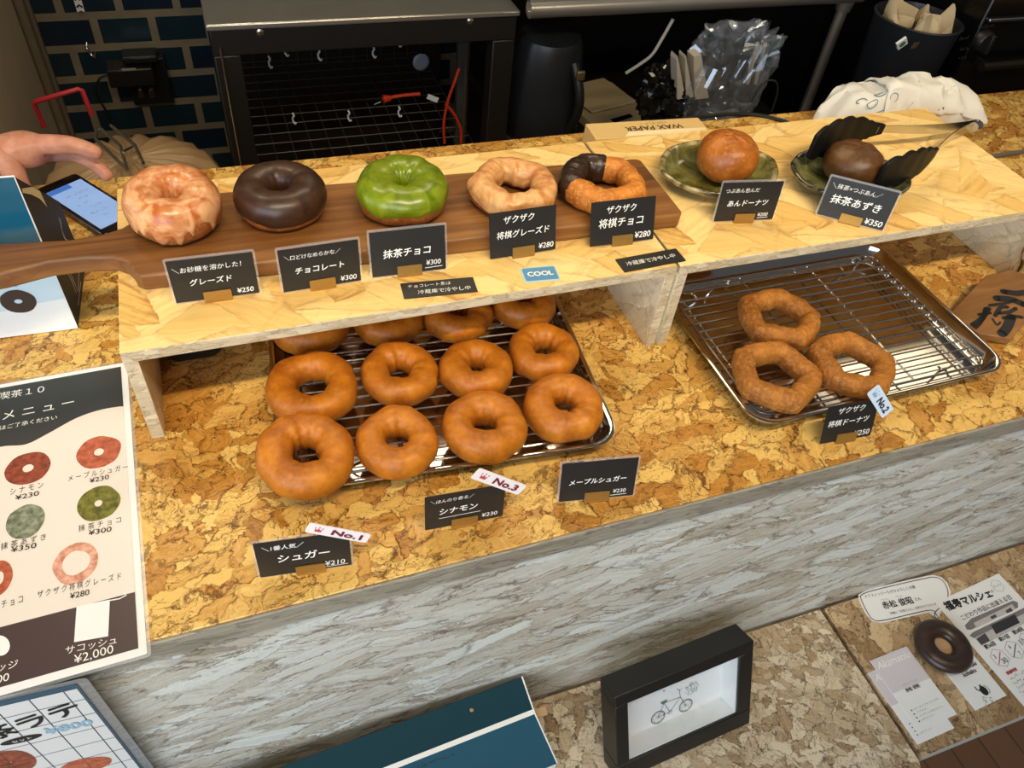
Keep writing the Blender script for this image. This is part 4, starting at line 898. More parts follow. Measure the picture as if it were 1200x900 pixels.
def ph(name, pts, col, lift): return obj(name, flat(G(), [px2(M, u, v) for u, v in pts], M, lift), col, t, smooth=0)
PG = [plain('grey print %s' % c, rgb(*v), 0.5, var=0.15, scale=200) for c, v in (('dark', (74, 72, 76)), ('mid', (126, 122, 124)), ('light', (196, 192, 190)), ('charcoal', (50, 50, 56)))]
ph('building_picture', ((1139, 744), (1150, 757), (1204, 729), (1202, 712)), PG[2], 0.0003)
ph('roof_picture', ((1130.5, 733), (1138, 725), (1187, 704), (1192.5, 706), (1193, 712), (1138, 738), (1133, 738)), PG[1], 0.0004)
ph('roof_wall_picture', ((1141, 730), (1144, 736), (1190, 714), (1186, 708)), PG[2], 0.0005)
ph('eave_picture', ((1136, 745), (1140, 741), (1201, 712), (1204, 717), (1141, 748)), PG[1], 0.00055)
ph('shutter_picture', ((1161, 733), (1167, 743.5), (1195, 730), (1189, 720)), PG[3], 0.0006)
ph('door_picture', ((1144, 749), (1150, 756), (1160, 751), (1154, 742)), PG[0], 0.0006)
ph('window_picture', ((1160, 723), (1162, 726), (1168, 723), (1166, 720)), PG[0], 0.0006); ph('window_picture', ((1178, 716), (1180, 719), (1187, 716), (1184, 712)), PG[0], 0.0006)
# name cards
LILAC = plain('pale lilac print', rgb(216, 210, 218), 0.5, var=0.02)
def name_card(label, TL, TR, BL, z, lines, full, group='name cards in a pile'):
    t, M, w, h = papersheet('name_card', label, 'card', TL, TR, BL, z=z, group=group)
    obj('lilac_print', flat(G(), [(0.0005, h * 0.52), (w - 0.0005, h * 0.52), (w - 0.0005, h - 0.0005), (0.0005, h - 0.0005)], M), LILAC, t, smooth=0)
    g = G(); write(g, 'Akamatsu', M, w * 0.5, h * 0.90, w * 0.88, None, shear=0.3, wob=0.08); obj('white_script', g, CHALK, t, smooth=0)
    g = G(); fine_print(g, M, (w * 0.32, h * 0.56), (w * 0.72, h * 0.56), 0.0018, 3, px=False)
    write(g, '赤松 佳則', M, w * 0.48, h * 0.49, w * 0.36, None, bold=0.03); obj('name_lettering', g, INK, t, smooth=0); g = G()
    for k in range(4):
        y = h * (0.25 - 0.05 * k); flat(g, circ((w * 0.14, y), 0.0012, 8), M); fine_print(g, M, (w * 0.2, y), (w * (0.85, 0.5, 0.85, 0.55)[k], y), 0.0022, k, px=False)
    obj('contact_lettering', g, GREYINK if not full else INK, t, smooth=0)
name_card('lower name card, partly covered, nearest the table edge', (1016, 789), (1058, 772), (1075, 873), LZ + 0.0003, 4, False)
name_card('upper name card of a pile, left of the dark wooden ring', (1012.7, 777.7), (1056, 760.3), (1077, 857), LZ + 0.0012, 4, True)
t, M, w, h = papersheet('name_card', 'white card with a small teapot drawing, partly under the dark wooden ring', 'card', (1105, 781.5), (1141, 765), (1143, 833), z=LZ + 0.0003)
g = G(); wpx(g, 'akamatsu', M, (1121, 786), (1143, 776.5), bold=0.03); wpx(g, 'kohaku', M, (1128.5, 791.5), (1143, 785), bold=0.03)
c = px2(M, 1153, 809.5); flat(g, [(c[0] + 0.0060 * math.cos(a), c[1] + 0.0072 * math.sin(a)) for a in [k * math.pi / 10 for k in range(20)]], M)
flat(g, circ((c[0], c[1] + 0.008), 0.0018, 10), M); ribbon(g, [(c[0] - 0.005, c[1] + 0.001), (c[0] - 0.009, c[1] + 0.005), (c[0] - 0.0095, c[1] + 0.010)], 0.0016, M); ribbon(g, [(c[0] + 0.005 + 0.004 * math.sin(a), c[1] + 0.006 * math.cos(a)) for a in [k * math.pi / 8 for k in range(9)]], 0.0008, M)
ribbon(g, [(c[0] - 0.012, c[1] - 0.010), (c[0] - 0.009, c[1] - 0.006), (c[0] - 0.005, c[1] - 0.010)], 0.0006, M)
for u, v in ((1153.5, 824.5), (1160, 821)):
    fine_print(g, M, px2(M, u, v - 4), px2(M, u + 3, v + 5), 0.0040, int(u), px=False); fine_print(g, M, px2(M, u, v - 4), px2(M, u + 3, v + 5), 0.0040, int(u) + 5, px=False)
obj('black_print', g, INK, t, smooth=0, label='black teapot drawing and lettering')
# wooden ring weight
c = P(1105.5, 757, z=LZ + 0.012); t = thing('wooden_ring', 'dark turned wooden donut-shaped paperweight on the name cards', 'paperweight', (c.x, c.y, LZ + 0.0018))
DW = wood('dark stained wood', rgb(38, 26, 22), rgb(54, 38, 32), rgb(70, 50, 42), 1.0, 0.32)
prof = [(0.0135 + 0.0152 * (1 - math.cos(a)), 0.0105 + 0.0105 * math.sin(a)) for a in [math.pi * 2 * k / 28 for k in range(29)]]
obj('ring', G().lathe(prof, (c.x, c.y, LZ + 0.0018), 56, capb=False, capt=False), DW, t, smooth=180)
obj('centre_disc', G().lathe([(0.0155, 0.001), (0.0155, 0.008), (0.010, 0.0088), (0.002, 0.009)], (c.x, c.y, LZ + 0.0018), 32), wood('pale wood', rgb(190, 150, 112), rgb(208, 172, 136), rgb(222, 190, 158), 1.0, 0.4), t, smooth=60, label='pale wooden centre')

# ------------------------------------------------------------------ shogi piece plaque, right edge
t = thing('shogi_plaque', 'wooden shogi piece sign marked 将 leaning beside the right tray', 'sign', (1.12, 0.17, 0))
a_, b_ = P(1114, 367, z=0.024), P(1147, 391, z=0.010); 
bl, brr, tl = P(1146.7, 390, z=0.014), P(1190, 398, z=0.010), P(1113.8, 364, z=0.020)
o = P(1150, 392, z=0.012); exx = (P(1210, 384, z=0.012) - o).normalized(); upp = (P(1113.8, 364, z=0.024) - o).normalized()
ang = Vector((0.10, 0.155, 0.030))
M = frame(P(1113.8, 366, z=0.0150), P(1185, 397, z=0.0150) - P(1113.8, 366, z=0.0150), Vector((0.0, 0.3, 0.03)))
pp = [px2(M, u, v) for u, v in ((1113.8, 366), (1156, 322), (1185, 316), (1218, 326), (1200, 380), (1186, 397), (1147, 391))]
obj('plank', G().prism(ccw(pp), -0.0125, 0.0, M), wood('cedar', rgb(104, 68, 34), rgb(134, 92, 50), rgb(158, 114, 66), 0.8, 0.45), t, bevel=0.0012)
g = G(); A_, B_ = (1136, 385), (1214, 340)
def brush(pts, w): 
    q_ = [px2(M, u, v) for u, v in pts]; q_ = [(p.x, p.y) for p in smoothline([(a, b, 0) for a, b in q_], 5)]; ribbon(g, q_, w, M, 0.0006)
    for e in (q_[0], q_[-1]): flat(g, circ(e, w / 2, 10), M, 0.0006)
for pts, w in ((((1176, 342), (1192, 344), (1206, 342)), 0.010), (((1168, 350), (1184, 351), (1200, 357)), 0.011), (((1160, 358), (1176, 356), (1190, 352)), 0.005), (((1140, 381), (1150, 374), (1158, 362)), 0.008), (((1147, 369), (1160, 367)), 0.005), (((1155, 362), (1150, 376), (1143, 384)), 0.006), (((1166, 370), (1172, 361), (1180, 360)), 0.006), (((1170, 367), (1182, 366), (1190, 362)), 0.006), (((1163, 374), (1168, 381), (1172, 378)), 0.003), (((1176, 373), (1188, 371), (1197, 372)), 0.006), (((1185, 372), (1180, 384), (1174, 391)), 0.013)): brush(pts, w)
obj('brush_character', g, INK, t, smooth=0, label='black brush character 将')
hk = P(1192, 322, z=0.022); g = G()
g.tube(smoothline([hk, hk + Vector((-0.002, 0.003, 0.02)), hk + Vector((-0.008, 0.006, 0.038)), hk + Vector((0.0, 0.010, 0.052)), hk + Vector((0.018, 0.008, 0.054)), hk + Vector((0.03, 0.006, 0.045))], 6), [0.005] * 10 + [0.0042] * 21, 10)
g.lathe([(0.010, -0.006), (0.010, 0.0), (0.006, 0.004)], hk, 20)
obj('metal_hook', g, STEEL, t, smooth=60, label='swan-necked chrome hook')

# ------------------------------------------------------------------ left end: take-away box, phone, hand
t = thing('takeaway_box', 'tall teal takeaway box with a chocolate donut label, behind the board handle', 'box', (-0.14, 0.45, 0.0))
c0 = P(92, 385, z=0.0); c1 = P(-40, 401.5, z=0.0); exx = (c1 - c0).normalized(); dep = Vector((-exx.y, exx.x, 0)); dep = dep if dep.y > 0 else -dep
Hb = 0.205; Wb, Db = 0.17, 0.085
vz = Vector((0, 0, 1)); c0 = c0 + vz * 0.0006
DKB = plain('black coated paper', rgb(40, 42, 46), 0.5, var=0.1, spec=0.2)
side = P(112, 340, z=0.03); 
bl_ = c0; back = P(100, 314, z=0.0006) - c0
bt_ = min((k * 0.001 for k in range(60, 260)), key=lambda z: (lambda q: abs(q.x - (c0 + back).x))(P(70, 240, z=z)))
Hf = min((k * 0.001 for k in range(60, 300)), key=lambda z: abs(P(15, 207, z=z).y - c0.y)); Hb = Hf
g = G(); vs = [bl_, bl_ + exx * Wb, bl_ + exx * Wb + back, bl_ + back]; top = [p + vz * Hb for p in vs[:2]] + [p + vz * bt_ for p in vs[2:]]
g.add(vs + top, [(3, 2, 1, 0), (0, 1, 5, 4), (1, 2, 6, 5), (2, 3, 7, 6), (3, 0, 4, 7), (4, 5, 6, 7)]); g.mi = [0, 1, 0, 0, 0, 0]
obj('box_body', g, [DKB, TEAL], t, smooth=0, bevel=0.001, seg=1)
MFb = frame(bl_ + exx * Wb, -exx, vz); nrm = MFb.to_3x3().col[2]
lw, lh = Wb, 0.088
obj('label_sheet', G().prism(rrect(0, 0.0006, lw, lh, 0.0006, 1), 0.0002, 0.0008, MFb), plain('white label', rgb(232, 238, 242), 0.45, var=0.02), t)
ML = MFb @ Matrix.Translation((0, 0, 0.0008))
tz = [px2(ML, u, v) for u, v in ((82, 349), (40, 356), (0, 366), (-40, 372))]
obj('sky_print', flat(G(), [(0.0008, lh - 0.0008), (0.0008, tz[3][1])] + [tz[2], tz[1], (lw - 0.0008, tz[0][1]), (lw - 0.0008, lh - 0.0008)], ML, 0.0002), plain('pale blue print two', rgb(196, 222, 236), 0.45, var=0.03), t, smooth=0)
cc = px2(ML, 21.5, 353); g = G(); n = 28; drx, dry = math.dist(cc, px2(ML, 41.5, 349.5)), math.dist(cc, px2(ML, 20.5, 339.5))
g.grid([[ML @ Vector((cc[0] + drx * (1 + 0.05 * dnoise(a, 3, 2)) * math.cos(a), cc[1] + dry * (1 + 0.05 * dnoise(a, 3, 2)) * math.sin(a), 0.0005)) for a in [2 * math.pi * k / n for k in range(n)]], [ML @ Vector((cc[0] + 0.004 * math.cos(a), cc[1] + 0.003 * math.sin(a), 0.0005)) for a in [2 * math.pi * k / n for k in range(n)]]], False, True)
obj('donut_print', g, plain('dark brown print two', rgb(52, 40, 38), 0.5, var=0.05), t, smooth=0, label='printed chocolate donut')
g = G(); word = 'CHOCOLATE'
for k, chh in enumerate(word):
    u = -21.5 + 5.0 * k; c_ = px2(ML, u, 334 + 0.0085 * (u - 20) ** 2); write(g, chh, ML, c_[0], c_[1], None, 0.0036, bold=0.02, rot=(4 - k) * 3 + 12)
obj('label_lettering', g, INK, t, smooth=0)
g = G().tube([c0 + vz * (lh + 0.001) + nrm * 0.0006, c0 + vz * Hb + nrm * 0.0006, c0 + vz * Hb + exx * Wb + nrm * 0.0006], 0.0010, 6); obj('white_edge', g, WHITEP, t, label='thin white cut edge')
MS = frame(c0, back, vz); MS2 = MS @ Matrix.Translation((0, 0, 0.0004))
if (MS.to_3x3().col[2]).x < 0: MS = frame(c0 + back, -back, vz)
sidepx = lambda u, v: px2(MS, u, v)
obj('cream_cutout', flat(G(), [sidepx(u, v) for u, v in ((25, 221), (37, 219), (46, 224), (55, 243), (46, 233), (36, 228), (26, 226))], MS, 0.0006), plain('cream paper', rgb(236, 222, 176), 0.6, var=0.03), t, smooth=0, label='cream inside of the torn flap')
g = G()
for pts in (((68, 255), (70, 262), (74, 278), (78, 282)), ((70, 256), (72, 270), (76, 280)), ((77, 317), (84, 330), (89, 344)), ((80, 316), (86, 330), (91, 342), (92, 318)), ((91, 358), (94, 330))): ribbon(g, [sidepx(u, v) for u, v in pts], 0.0010, MS, 0.0006)
obj('white_side_print', g, CHALK, t, smooth=0)

pA, pB, pC = P(48, 219, z=0.014), P(95.5, 199, z=0.014), P(121, 275, z=0.014)
M = quad_frame(pC, pC + (pB - pA), pA); w, h = (pB - pA).length, (pA - pC).length
t = thing('tablet_phone', 'black phone with a lit blue-white screen, lying at the left of the shelves', 'phone', tuple(pC))
obj('body', G().prism(rrect(0, 0, w, h, 0.008, 5), -0.0125, 0, M), BLACK_GLOSS, t, bevel=0.002)
scr = [px2(M, u, v) for u, v in ((63, 226), (103, 206), (147, 226), (131, 274.5))]
sx0, sx1, sy0, sy1 = 0.005, w - 0.005, 0.012, h - 0.020
sm = NT('lit screen'); sm.p(Base_Color=(0.02, 0.03, 0.05, 1), Roughness=0.1); sm.b.inputs['Emission Color'].default_value = (*rgb(150, 182, 226), 1); sm.b.inputs['Emission Strength'].default_value = 0.9
obj('screen', flat(G(), [(sx0, sy0), (sx1, sy0), (sx1, sy1), (sx0, sy1)], M, 0.0003), sm.m, t, smooth=0, label='lit pale blue screen')
sm2 = NT('lit screen bar'); sm2.p(Base_Color=(0.01, 0.02, 0.05, 1)); sm2.b.inputs['Emission Color'].default_value = (*rgb(70, 120, 200), 1); sm2.b.inputs['Emission Strength'].default_value = 0.8
obj('screen_bar', flat(G(), [(sx0, sy1 - 0.012), (sx0 + (sx1 - sx0) * 0.62, sy1 - 0.012), (sx0 + (sx1 - sx0) * 0.62, sy1), (sx0, sy1)], M, 0.0006), sm2.m, t, smooth=0)
g = G()
for k in range(6): fine_print(g, M, (sx0 + 0.012 + 0.01 * (k % 2), sy1 - 0.030 - 0.014 * k), (sx1 - 0.008 - 0.008 * (k % 3), sy1 - 0.030 - 0.014 * k), 0.0045, 60 + k, 0.0007, px=False)
obj('screen_lettering', g, GREYINK, t, smooth=0)

# hand of the shop worker, reaching in from the left
SKIN = NT('skin'); f = SKIN.noise(SKIN.co, 60, 4, 0.6)
SKIN.p(Base_Color=SKIN.ramp(f, [(0.3, rgb(196, 128, 104)), (0.7, rgb(222, 164, 138))]), Roughness=0.45); SKIN.b.inputs['Subsurface Weight'].default_value = 0.2; SKIN.b.inputs['Subsurface Radius'].default_value = (0.012, 0.005, 0.003)
SKIN.bump(SKIN.noise(SKIN.co, 300, 3), 0.15, 0.001)
HV, HE, HR = [], [], []
def hv(p, r, prev=None):
    HV.append(Vector(p)); HR.append(r)
    if prev is not None: HE.append((prev, len(HV) - 1))
    return len(HV) - 1
hy = 0.742
wr = hv(P(-8, 181, y=hy), (0.034, 0.030)); fa1 = hv(P(-48, 182, y=hy - 0.01), (0.034, 0.031), wr); fa2 = hv(P(-130, 190, y=hy - 0.03), (0.038, 0.033), fa1); fa3 = hv(P(-230, 200, y=hy - 0.05), (0.043, 0.038), fa2)
pm = hv(P(22, 174, y=hy), (0.031, 0.026), wr)
def finger(kn, pts, r0, prev):
    i = hv(kn, (r0 * 1.15, r0 * 1.15), prev)
    for k, p in enumerate(pts): i = hv(p, (r0 * (1 - 0.10 * (k + 1)),) * 2, i)
finger(P(52, 170, y=hy - 0.008), [P(82, 169, y=hy - 0.016), P(104, 175, y=hy - 0.022), P(121, 182.5, y=hy - 0.028)], 0.0142, pm)
finger(P(56, 177, y=hy + 0.010), [P(88, 180, y=hy + 0.006), P(112, 192, y=hy - 0.008), P(131, 211, y=hy - 0.02)], 0.0135, pm)
finger(P(60, 172, y=hy + 0.032), [P(84, 169, y=hy + 0.035), P(102, 176, y=hy + 0.033), P(112, 188, y=hy + 0.028)], 0.0110, pm)
finger(P(56, 174, y=hy + 0.052), [P(76, 174, y=hy + 0.056), P(90, 182, y=hy + 0.055), P(98, 190, y=hy + 0.05)], 0.0095, pm)
i = hv(P(10, 192, y=hy - 0.020), (0.0210, 0.0200), wr); i = hv(P(18, 206, y=hy - 0.030), (0.0155, 0.0155), i); i = hv(P(28, 222, y=hy - 0.034), (0.0110, 0.0110), i); i = hv(P(40, 234, y=hy - 0.030), (0.0092, 0.0092), i)
me = bpy.data.meshes.new('person'); o0 = HV[wr]; me.from_pydata([tuple(v - o0) for v in HV], HE, []); me.materials.append(SKIN.m)
hand = bpy.data.objects.new('person', me); COL.objects.link(hand); hand.location = o0
sk = hand.modifiers.new('skin', 'SKIN'); sk.use_smooth_shade = True; sk.branch_smoothing = 0.35
for i, r in enumerate(HR): me.skin_vertices[0].data[i].radius = r
me.skin_vertices[0].data[wr].use_root = True
ss = hand.modifiers.new('subsurf', 'SUBSURF'); ss.levels = 2; ss.render_levels = 2
tag(hand, "person's bare hand reaching in from the left over the lit phone", 'person'); ORG[hand.name] = o0


# ------------------------------------------------------------------ on the counter behind the shelves
t = thing('wax_paper_box', 'long kraft box printed WAX PAPER lying behind the right shelf', 'box', (0.85, 0.68, 0.0))
zt_ = 0.052; a_ = P(686, 145, z=zt_); b_ = P(818, 137.5, z=zt_); c_ = P(697, 166, z=zt_ - 0.004)
exx = (b_ - a_).normalized(); ddy = Vector((exx.y, -exx.x, 0)); dd = abs((c_ - a_).dot(ddy)); Lx = (b_ - a_).length
if (a_ + ddy * dd).y > a_.y: ddy = -ddy
a_ = a_ + Vector((0, 0, 0))
M = frame(a_ + ddy * dd, exx, -ddy)
KRAFT = plain('kraft card', rgb(226, 192, 128), 0.55, var=0.04, scale=60)
obj('box_body', G().box((0, 0, -zt_ + 0.0005), (Lx, dd, 0), M), KRAFT, t, bevel=0.001)
obj('cut_lid', G().add([M @ Vector(p) for p in ((Lx * 0.25, 0.002, 0.0006), (Lx * 0.98, 0.002, 0.0006), (Lx * 0.98, dd * 0.28, 0.0012), (Lx * 0.30, dd * 0.22, 0.004))], [(0, 1, 2, 3)]), plain('pale paper inside', rgb(240, 222, 180), 0.6), t, smooth=0)
g = G(); write(g, 'WAX PAPER', M, Lx * 0.55, dd * 0.50, Lx * 0.50, None, bold=0.02, rot=180); fine_print(g, M, (Lx * 0.68, dd * 0.80), (Lx * 0.44, dd * 0.80), 0.006, 3, px=False); obj('lettering', g, plain('brown ink', rgb(60, 34, 16), 0.6), t, smooth=0)

def pillow(s, th, A, B, hw, hh, seed, squash=0.8):
    """point of a soft crumpled parcel lying from A to B"""
    c = A.lerp(B, s); d = (B - A).normalized(); n = Vector((-d.y, d.x, 0))
    e = (1 - abs(2 * s - 1) ** 3.2) ** 0.6 if 0 < s < 1 else 0.0
    e = 0.12 + 0.88 * e
    y = math.cos(th); z = math.sin(th)
    p = c + n * hw * e * math.copysign(abs(y) ** 0.8, y) + Vector((0, 0, 1)) * (hh * e * (0.5 + 0.5 * math.copysign(abs(z) ** squash, z)))
    q = noise3(p * 26 + Vector((seed, 0, 0))); q = q - Vector((0, 0, 1)) * abs(noise.noise(p * 42 + Vector((2, seed, 5)))) * 0.9; r = abs(noise.noise(p * 15 + Vector((0, seed, 0)))) 
    p = p + q * 0.013 + Vector((0, 0, -0.024 * r)) 
    p.z = max(p.z, 0.0008); return p
t = thing('wrapped_parcel', 'white paper parcel with blue line print, behind the tongs', 'parcel', (1.35, 0.70, 0.0))
A, B = P(952, 127, z=0.03), P(1118, 128, z=0.02)
A = Vector((A.x, 0.690, 0)); B = Vector((B.x, 0.655, 0))
WAXP = plain('white waxed paper', rgb(236, 234, 226), 0.45, var=0.03, scale=40)
g = G().grid([[pillow(i / 40, 2 * math.pi * k / 36, A, B, 0.052, 0.098, 3.3) for k in range(36)] for i in range(41)], False, True)
g.f += [tuple(reversed(range(36))), tuple(40 * 36 + k for k in range(36))]; g.mi += [0, 0]
obj('wrapping', g, WAXP, t, smooth=28)
g = G().grid([[pillow(0.30 + 0.70 * i / 30, math.pi * (0.22 + 0.75 * k / 20) , A, B, 0.054, 0.102, 3.3) + Vector((0.004 * math.sin(i), 0, 0.0025)) + (Vector((0.030, -0.020, -0.0)) * max(0, i - 24) / 6) for k in range(21)] for i in range(31)])
o = obj('paper_flap', g, plain('white paper flap', rgb(244, 240, 230), 0.5, var=0.02), t, smooth=30); md = o.modifiers.new('thick', 'SOLIDIFY'); md.thickness = 0.0006
g = G()
def onp(s, th): return pillow(s, th, A, B, 0.0535, 0.100, 3.3) + Vector((0, -0.0012, 0.0012))
for cs, ct, rs, rt_, a0, a1 in ((0.30, -0.25, 0.10, 0.34, 0.2, 2.9), (0.55, 0.10, 0.12, 0.40, 2.2, 5.2), (0.22, 0.30, 0.03, 0.12, 0, 6.2), (0.34, 0.35, 0.02, 0.10, 0, 6.2), (0.16, 0.55, 0.03, 0.12, 0, 4), (0.26, 0.75, 0.03, 0.1, 1, 6), (0.62, 0.12, 0.008, 0.03, 0, 6.2), (0.66, 0.2, 0.008, 0.03, 0, 6.2)):
    g.tube([onp(cs + rs * math.cos(a0 + (a1 - a0) * k / 16), -math.pi / 2 * 0 + math.pi + 0.0 - (ct + rt_ * math.sin(a0 + (a1 - a0) * k / 16)) - 0.25) for k in range(17)], 0.0007, 5)
obj('blue_line_print', g, plain('blue line ink', rgb(50, 120, 150), 0.5, var=0.05), t)

def cord(name, label, pts, r, m, group=None, n=8):
    L = smoothline(pts, n); return tag(obj(name, G().tube(L, r, 8), m, None, L[0]), label, 'cable', group)
GREYC = plain('grey cable', rgb(96, 92, 84), 0.5); BLACKC = plain('black cable', rgb(20, 19, 18), 0.45); WHITEC = plain('white cable', rgb(190, 188, 180), 0.5)
cord('cable', 'grey cable lying on the counter right of the right shelf', [P(1150, 187, z=0.004), P(1172, 181.5, z=0.004), P(1215, 176, z=0.004), P(1300, 168, z=0.004)], 0.0040, GREYC)
cord('cable', 'black cable curling over the back edge of the counter beside the kraft box', [P(800, 139, z=0.01), P(820, 137, z=0.004), P(860, 133.5, z=0.003), P(890, 135, z=0.003), P(915, 141, z=0.003), P(930, 146, z=0.003)], 0.0035, BLACKC)
cord('cable', 'thin black cable loop hanging behind the counter near the clear bag', [P(880, 120, y=0.80), P(893, 98, y=0.80), P(908, 95, y=0.80), P(911, 108, y=0.80), P(904, 132, y=0.80)], 0.0018, BLACKC)

t = thing('black_dish', 'shallow black dish under the left end of the left shelf', 'dish', (0.05, 0.37, 0))
bx0, bx1 = max(0.0150, P(183, 436, z=0.0).x), P(271, 428, z=0.0).x; y0_ = 0.335
rows = [[Vector((a, b, z)) for a, b in rrect(bx0 + i, y0_ + i, bx1 - i, y0_ + 0.13 - i, 0.018 - i * 0.5, 6)] for i, z in ((0.008, 0.0005), (0.002, 0.012), (0.0, 0.030), (0.0005, 0.032), (0.003, 0.032), (0.006, 0.010))]
g = G().grid(rows, False, True); n = len(rows[0]); g.f += [tuple(reversed(range(n))), tuple(range(5 * n, 6 * n))]; g.mi += [0, 0]
obj('bowl', g, BLACK, t, smooth=40)

# ------------------------------------------------------------------ kitchen behind the counter
KY = 1.25
# steel topped black work table with wire mesh
a_, b_ = P(243, 28, y=KY), P(605, 12, y=KY); x0, x1, zt_ = a_.x, b_.x + 0.004, a_.z
t = thing('work_table', 'black framed work table with a stainless top, behind the left shelf', 'table', ((x0 + x1) / 2, KY + 0.3, FLOORZ))
obj('steel_top', G().box((x0 - 0.004, KY - 0.006, zt_ - 0.012), (x1 + 0.004, KY + 0.64, zt_)), STEEL_DARK, t, bevel=0.003)
ap = P(400, 58, y=KY).z
obj('apron', G().box((x0, KY, ap), (x1, KY + 0.02, zt_ - 0.012)), BLACK_METAL, t, bevel=0.002)
lw = 0.052
for lx in (x0, x1 - lw):
    for ly in (KY, KY + 0.58): obj('leg', G().box((lx, ly, FLOORZ + 0.002), (lx + lw, ly + 0.045, ap if ly == KY else zt_ - 0.013)), BLACK_METAL, t, bevel=0.003)
obj('back_panel', G().box((x0 + lw, KY + 0.60, FLOORZ + 0.1), (x1 - lw, KY + 0.61, zt_ - 0.013)), BLACK_METAL, t)
for u, v in ((305, 38), (551, 25)):
    c = P(u, v, y=KY); obj('screw', G().lathe([(0.0075, 0), (0.0075, 0.002), (0.004, 0.0035)], c, 14, Matrix.Rotation(math.radians(90), 4, 'X')), STEEL, t)
obj('side_rod', G().tube([P(258, 57, y=KY - 0.004), P(283, 196, y=KY - 0.004)], 0.0022, 8), STEEL, t)
zm = -0.34
wt = thing('wire_shelf', 'black wire grid shelf hung under the steel topped table', 'wire shelf', ((x0 + x1) / 2, KY + 0.3, zm))
WB = plain('dark wire', rgb(84, 82, 78), 0.4, 0.6)
m0, m1 = x0 + lw + 0.004, x1 - lw - 0.004
for k in range(13): x = m0 + (m1 - m0) * k / 12; obj('wire', G().tube([(x, KY + 0.024, zm), (x, KY + 0.575, zm)], 0.0016, 6), WB, wt)
for k in range(13): y = KY + 0.024 + 0.551 * k / 12; obj('cross_wire', G().tube([(m0, y, zm + 0.003), (m1, y, zm + 0.003)], 0.0016, 6), WB, wt)
wt2 = thing('wire_grid', 'upright wire grid at the back under the steel topped table', 'wire grid', ((x0 + x1) / 2, KY + 0.56, zm))
for k in range(14): x = m0 + 0.01 + (m1 - m0 - 0.02) * k / 13; obj('wire', G().tube([(x, KY + 0.565, zm + 0.006), (x, KY + 0.565, zt_ - 0.03)], 0.0013, 6), WB, wt2)
for k in range(7): z = zm + 0.02 + 0.045 * k; obj('cross_wire', G().tube([(m0 + 0.01, KY + 0.568, z), (m1 - 0.01, KY + 0.568, z)], 0.0013, 6), WB, wt2)
HOOKM = plain('white plastic hook', rgb(206, 214, 220), 0.4)
first = None
hooks = [((334, 58), 'uppermost on the left'), ((315, 72), 'left pair, lower one'), ((373, 63), 'small one right of the left pair'), ((437, 60), 'in the middle of the upper row'), ((343, 138), 'left in the lower row'), ((408, 135), 'middle of the lower row'), ((467, 130), 'right in the lower row'), ((467, 47), 'topmost right')]
for (u, v), d in hooks:
    y = KY + 0.10; c = P(u, v, y=y)
    g = G().tube(smoothline([c + Vector((0, 0, 0.012)), c + Vector((0.003, -0.003, 0.006)), c, c + Vector((0, 0, -0.008)), c + Vector((0.003, -0.004, -0.013)), c + Vector((0.005, -0.008, -0.009))], 4), 0.0022, 6)
    tag(obj('hanging_hook', g, HOOKM, None, c), 'small white hook on the wire grid, ' + d, 'hook', 'small white hooks under the table')
RED = plain('red cable sheath', rgb(190, 54, 22), 0.4)
t = thing('power_cord', 'orange red power cord with a plug hanging inside the table frame', 'cable', tuple(P(520, 130, y=KY + 0.12)))
Y_ = KY + 0.10
obj('cable', G().tube(smoothline([P(448, 116, y=Y_), P(470, 112, y=Y_), P(492, 110, y=Y_)], 6), 0.0042, 8), RED, t)
obj('cable', G().tube(smoothline([P(538, 80, y=Y_), P(533, 95, y=Y_), P(525, 118, y=Y_), P(520, 145, y=Y_), P(521, 168, y=Y_)], 6), 0.0036, 8), RED, t)
obj('cable', G().tube(smoothline([P(522, 122, y=Y_), P(533, 135, y=Y_), P(540, 152, y=Y_), P(540, 168, y=Y_)], 6), 0.0036, 8), RED, t)
pp = P(452, 116, y=Y_); obj('plug', G().tube([pp + Vector((-0.006, 0, 0)), pp + Vector((0.012, 0, 0.002))], [0.010, 0.006], 10), RED, t, bevel=0.001)
obj('pin', G().tube([P(439, 122.5, y=Y_), P(446, 119.5, y=Y_)], 0.0018, 6), STEEL, t)
w0 = P(507, 115, y=Y_); obj('white_tag', G().box((-0.014, -0.002, -0.006), (0.014, 0.001, 0.006), Matrix.Translation(w0) @ Matrix.Rotation(0.45, 4, 'Y')), HOOKM, t)
t = thing('metal_post', 'grey metal post and junction box inside the table frame', 'post', tuple(P(540, 165, y=KY + 0.3)))
q_ = P(540, 100, y=KY + 0.3); obj('post', G().box((q_.x - 0.010, q_.y, FLOORZ + 0.002), (q_.x + 0.010, q_.y + 0.02, zt_ - 0.015)), plain('grey metal', rgb(110, 112, 110), 0.4, 0.6, var=0.2), t, bevel=0.001)
c = P(493, 72, y=KY + 0.30); obj('round_cap', G().lathe([(0.020, 0), (0.022, 0.004), (0.016, 0.008)], c, 20, Matrix.Rotation(math.radians(90), 4, 'X')), plain('pale blue plastic', rgb(150, 160, 172), 0.4), t)

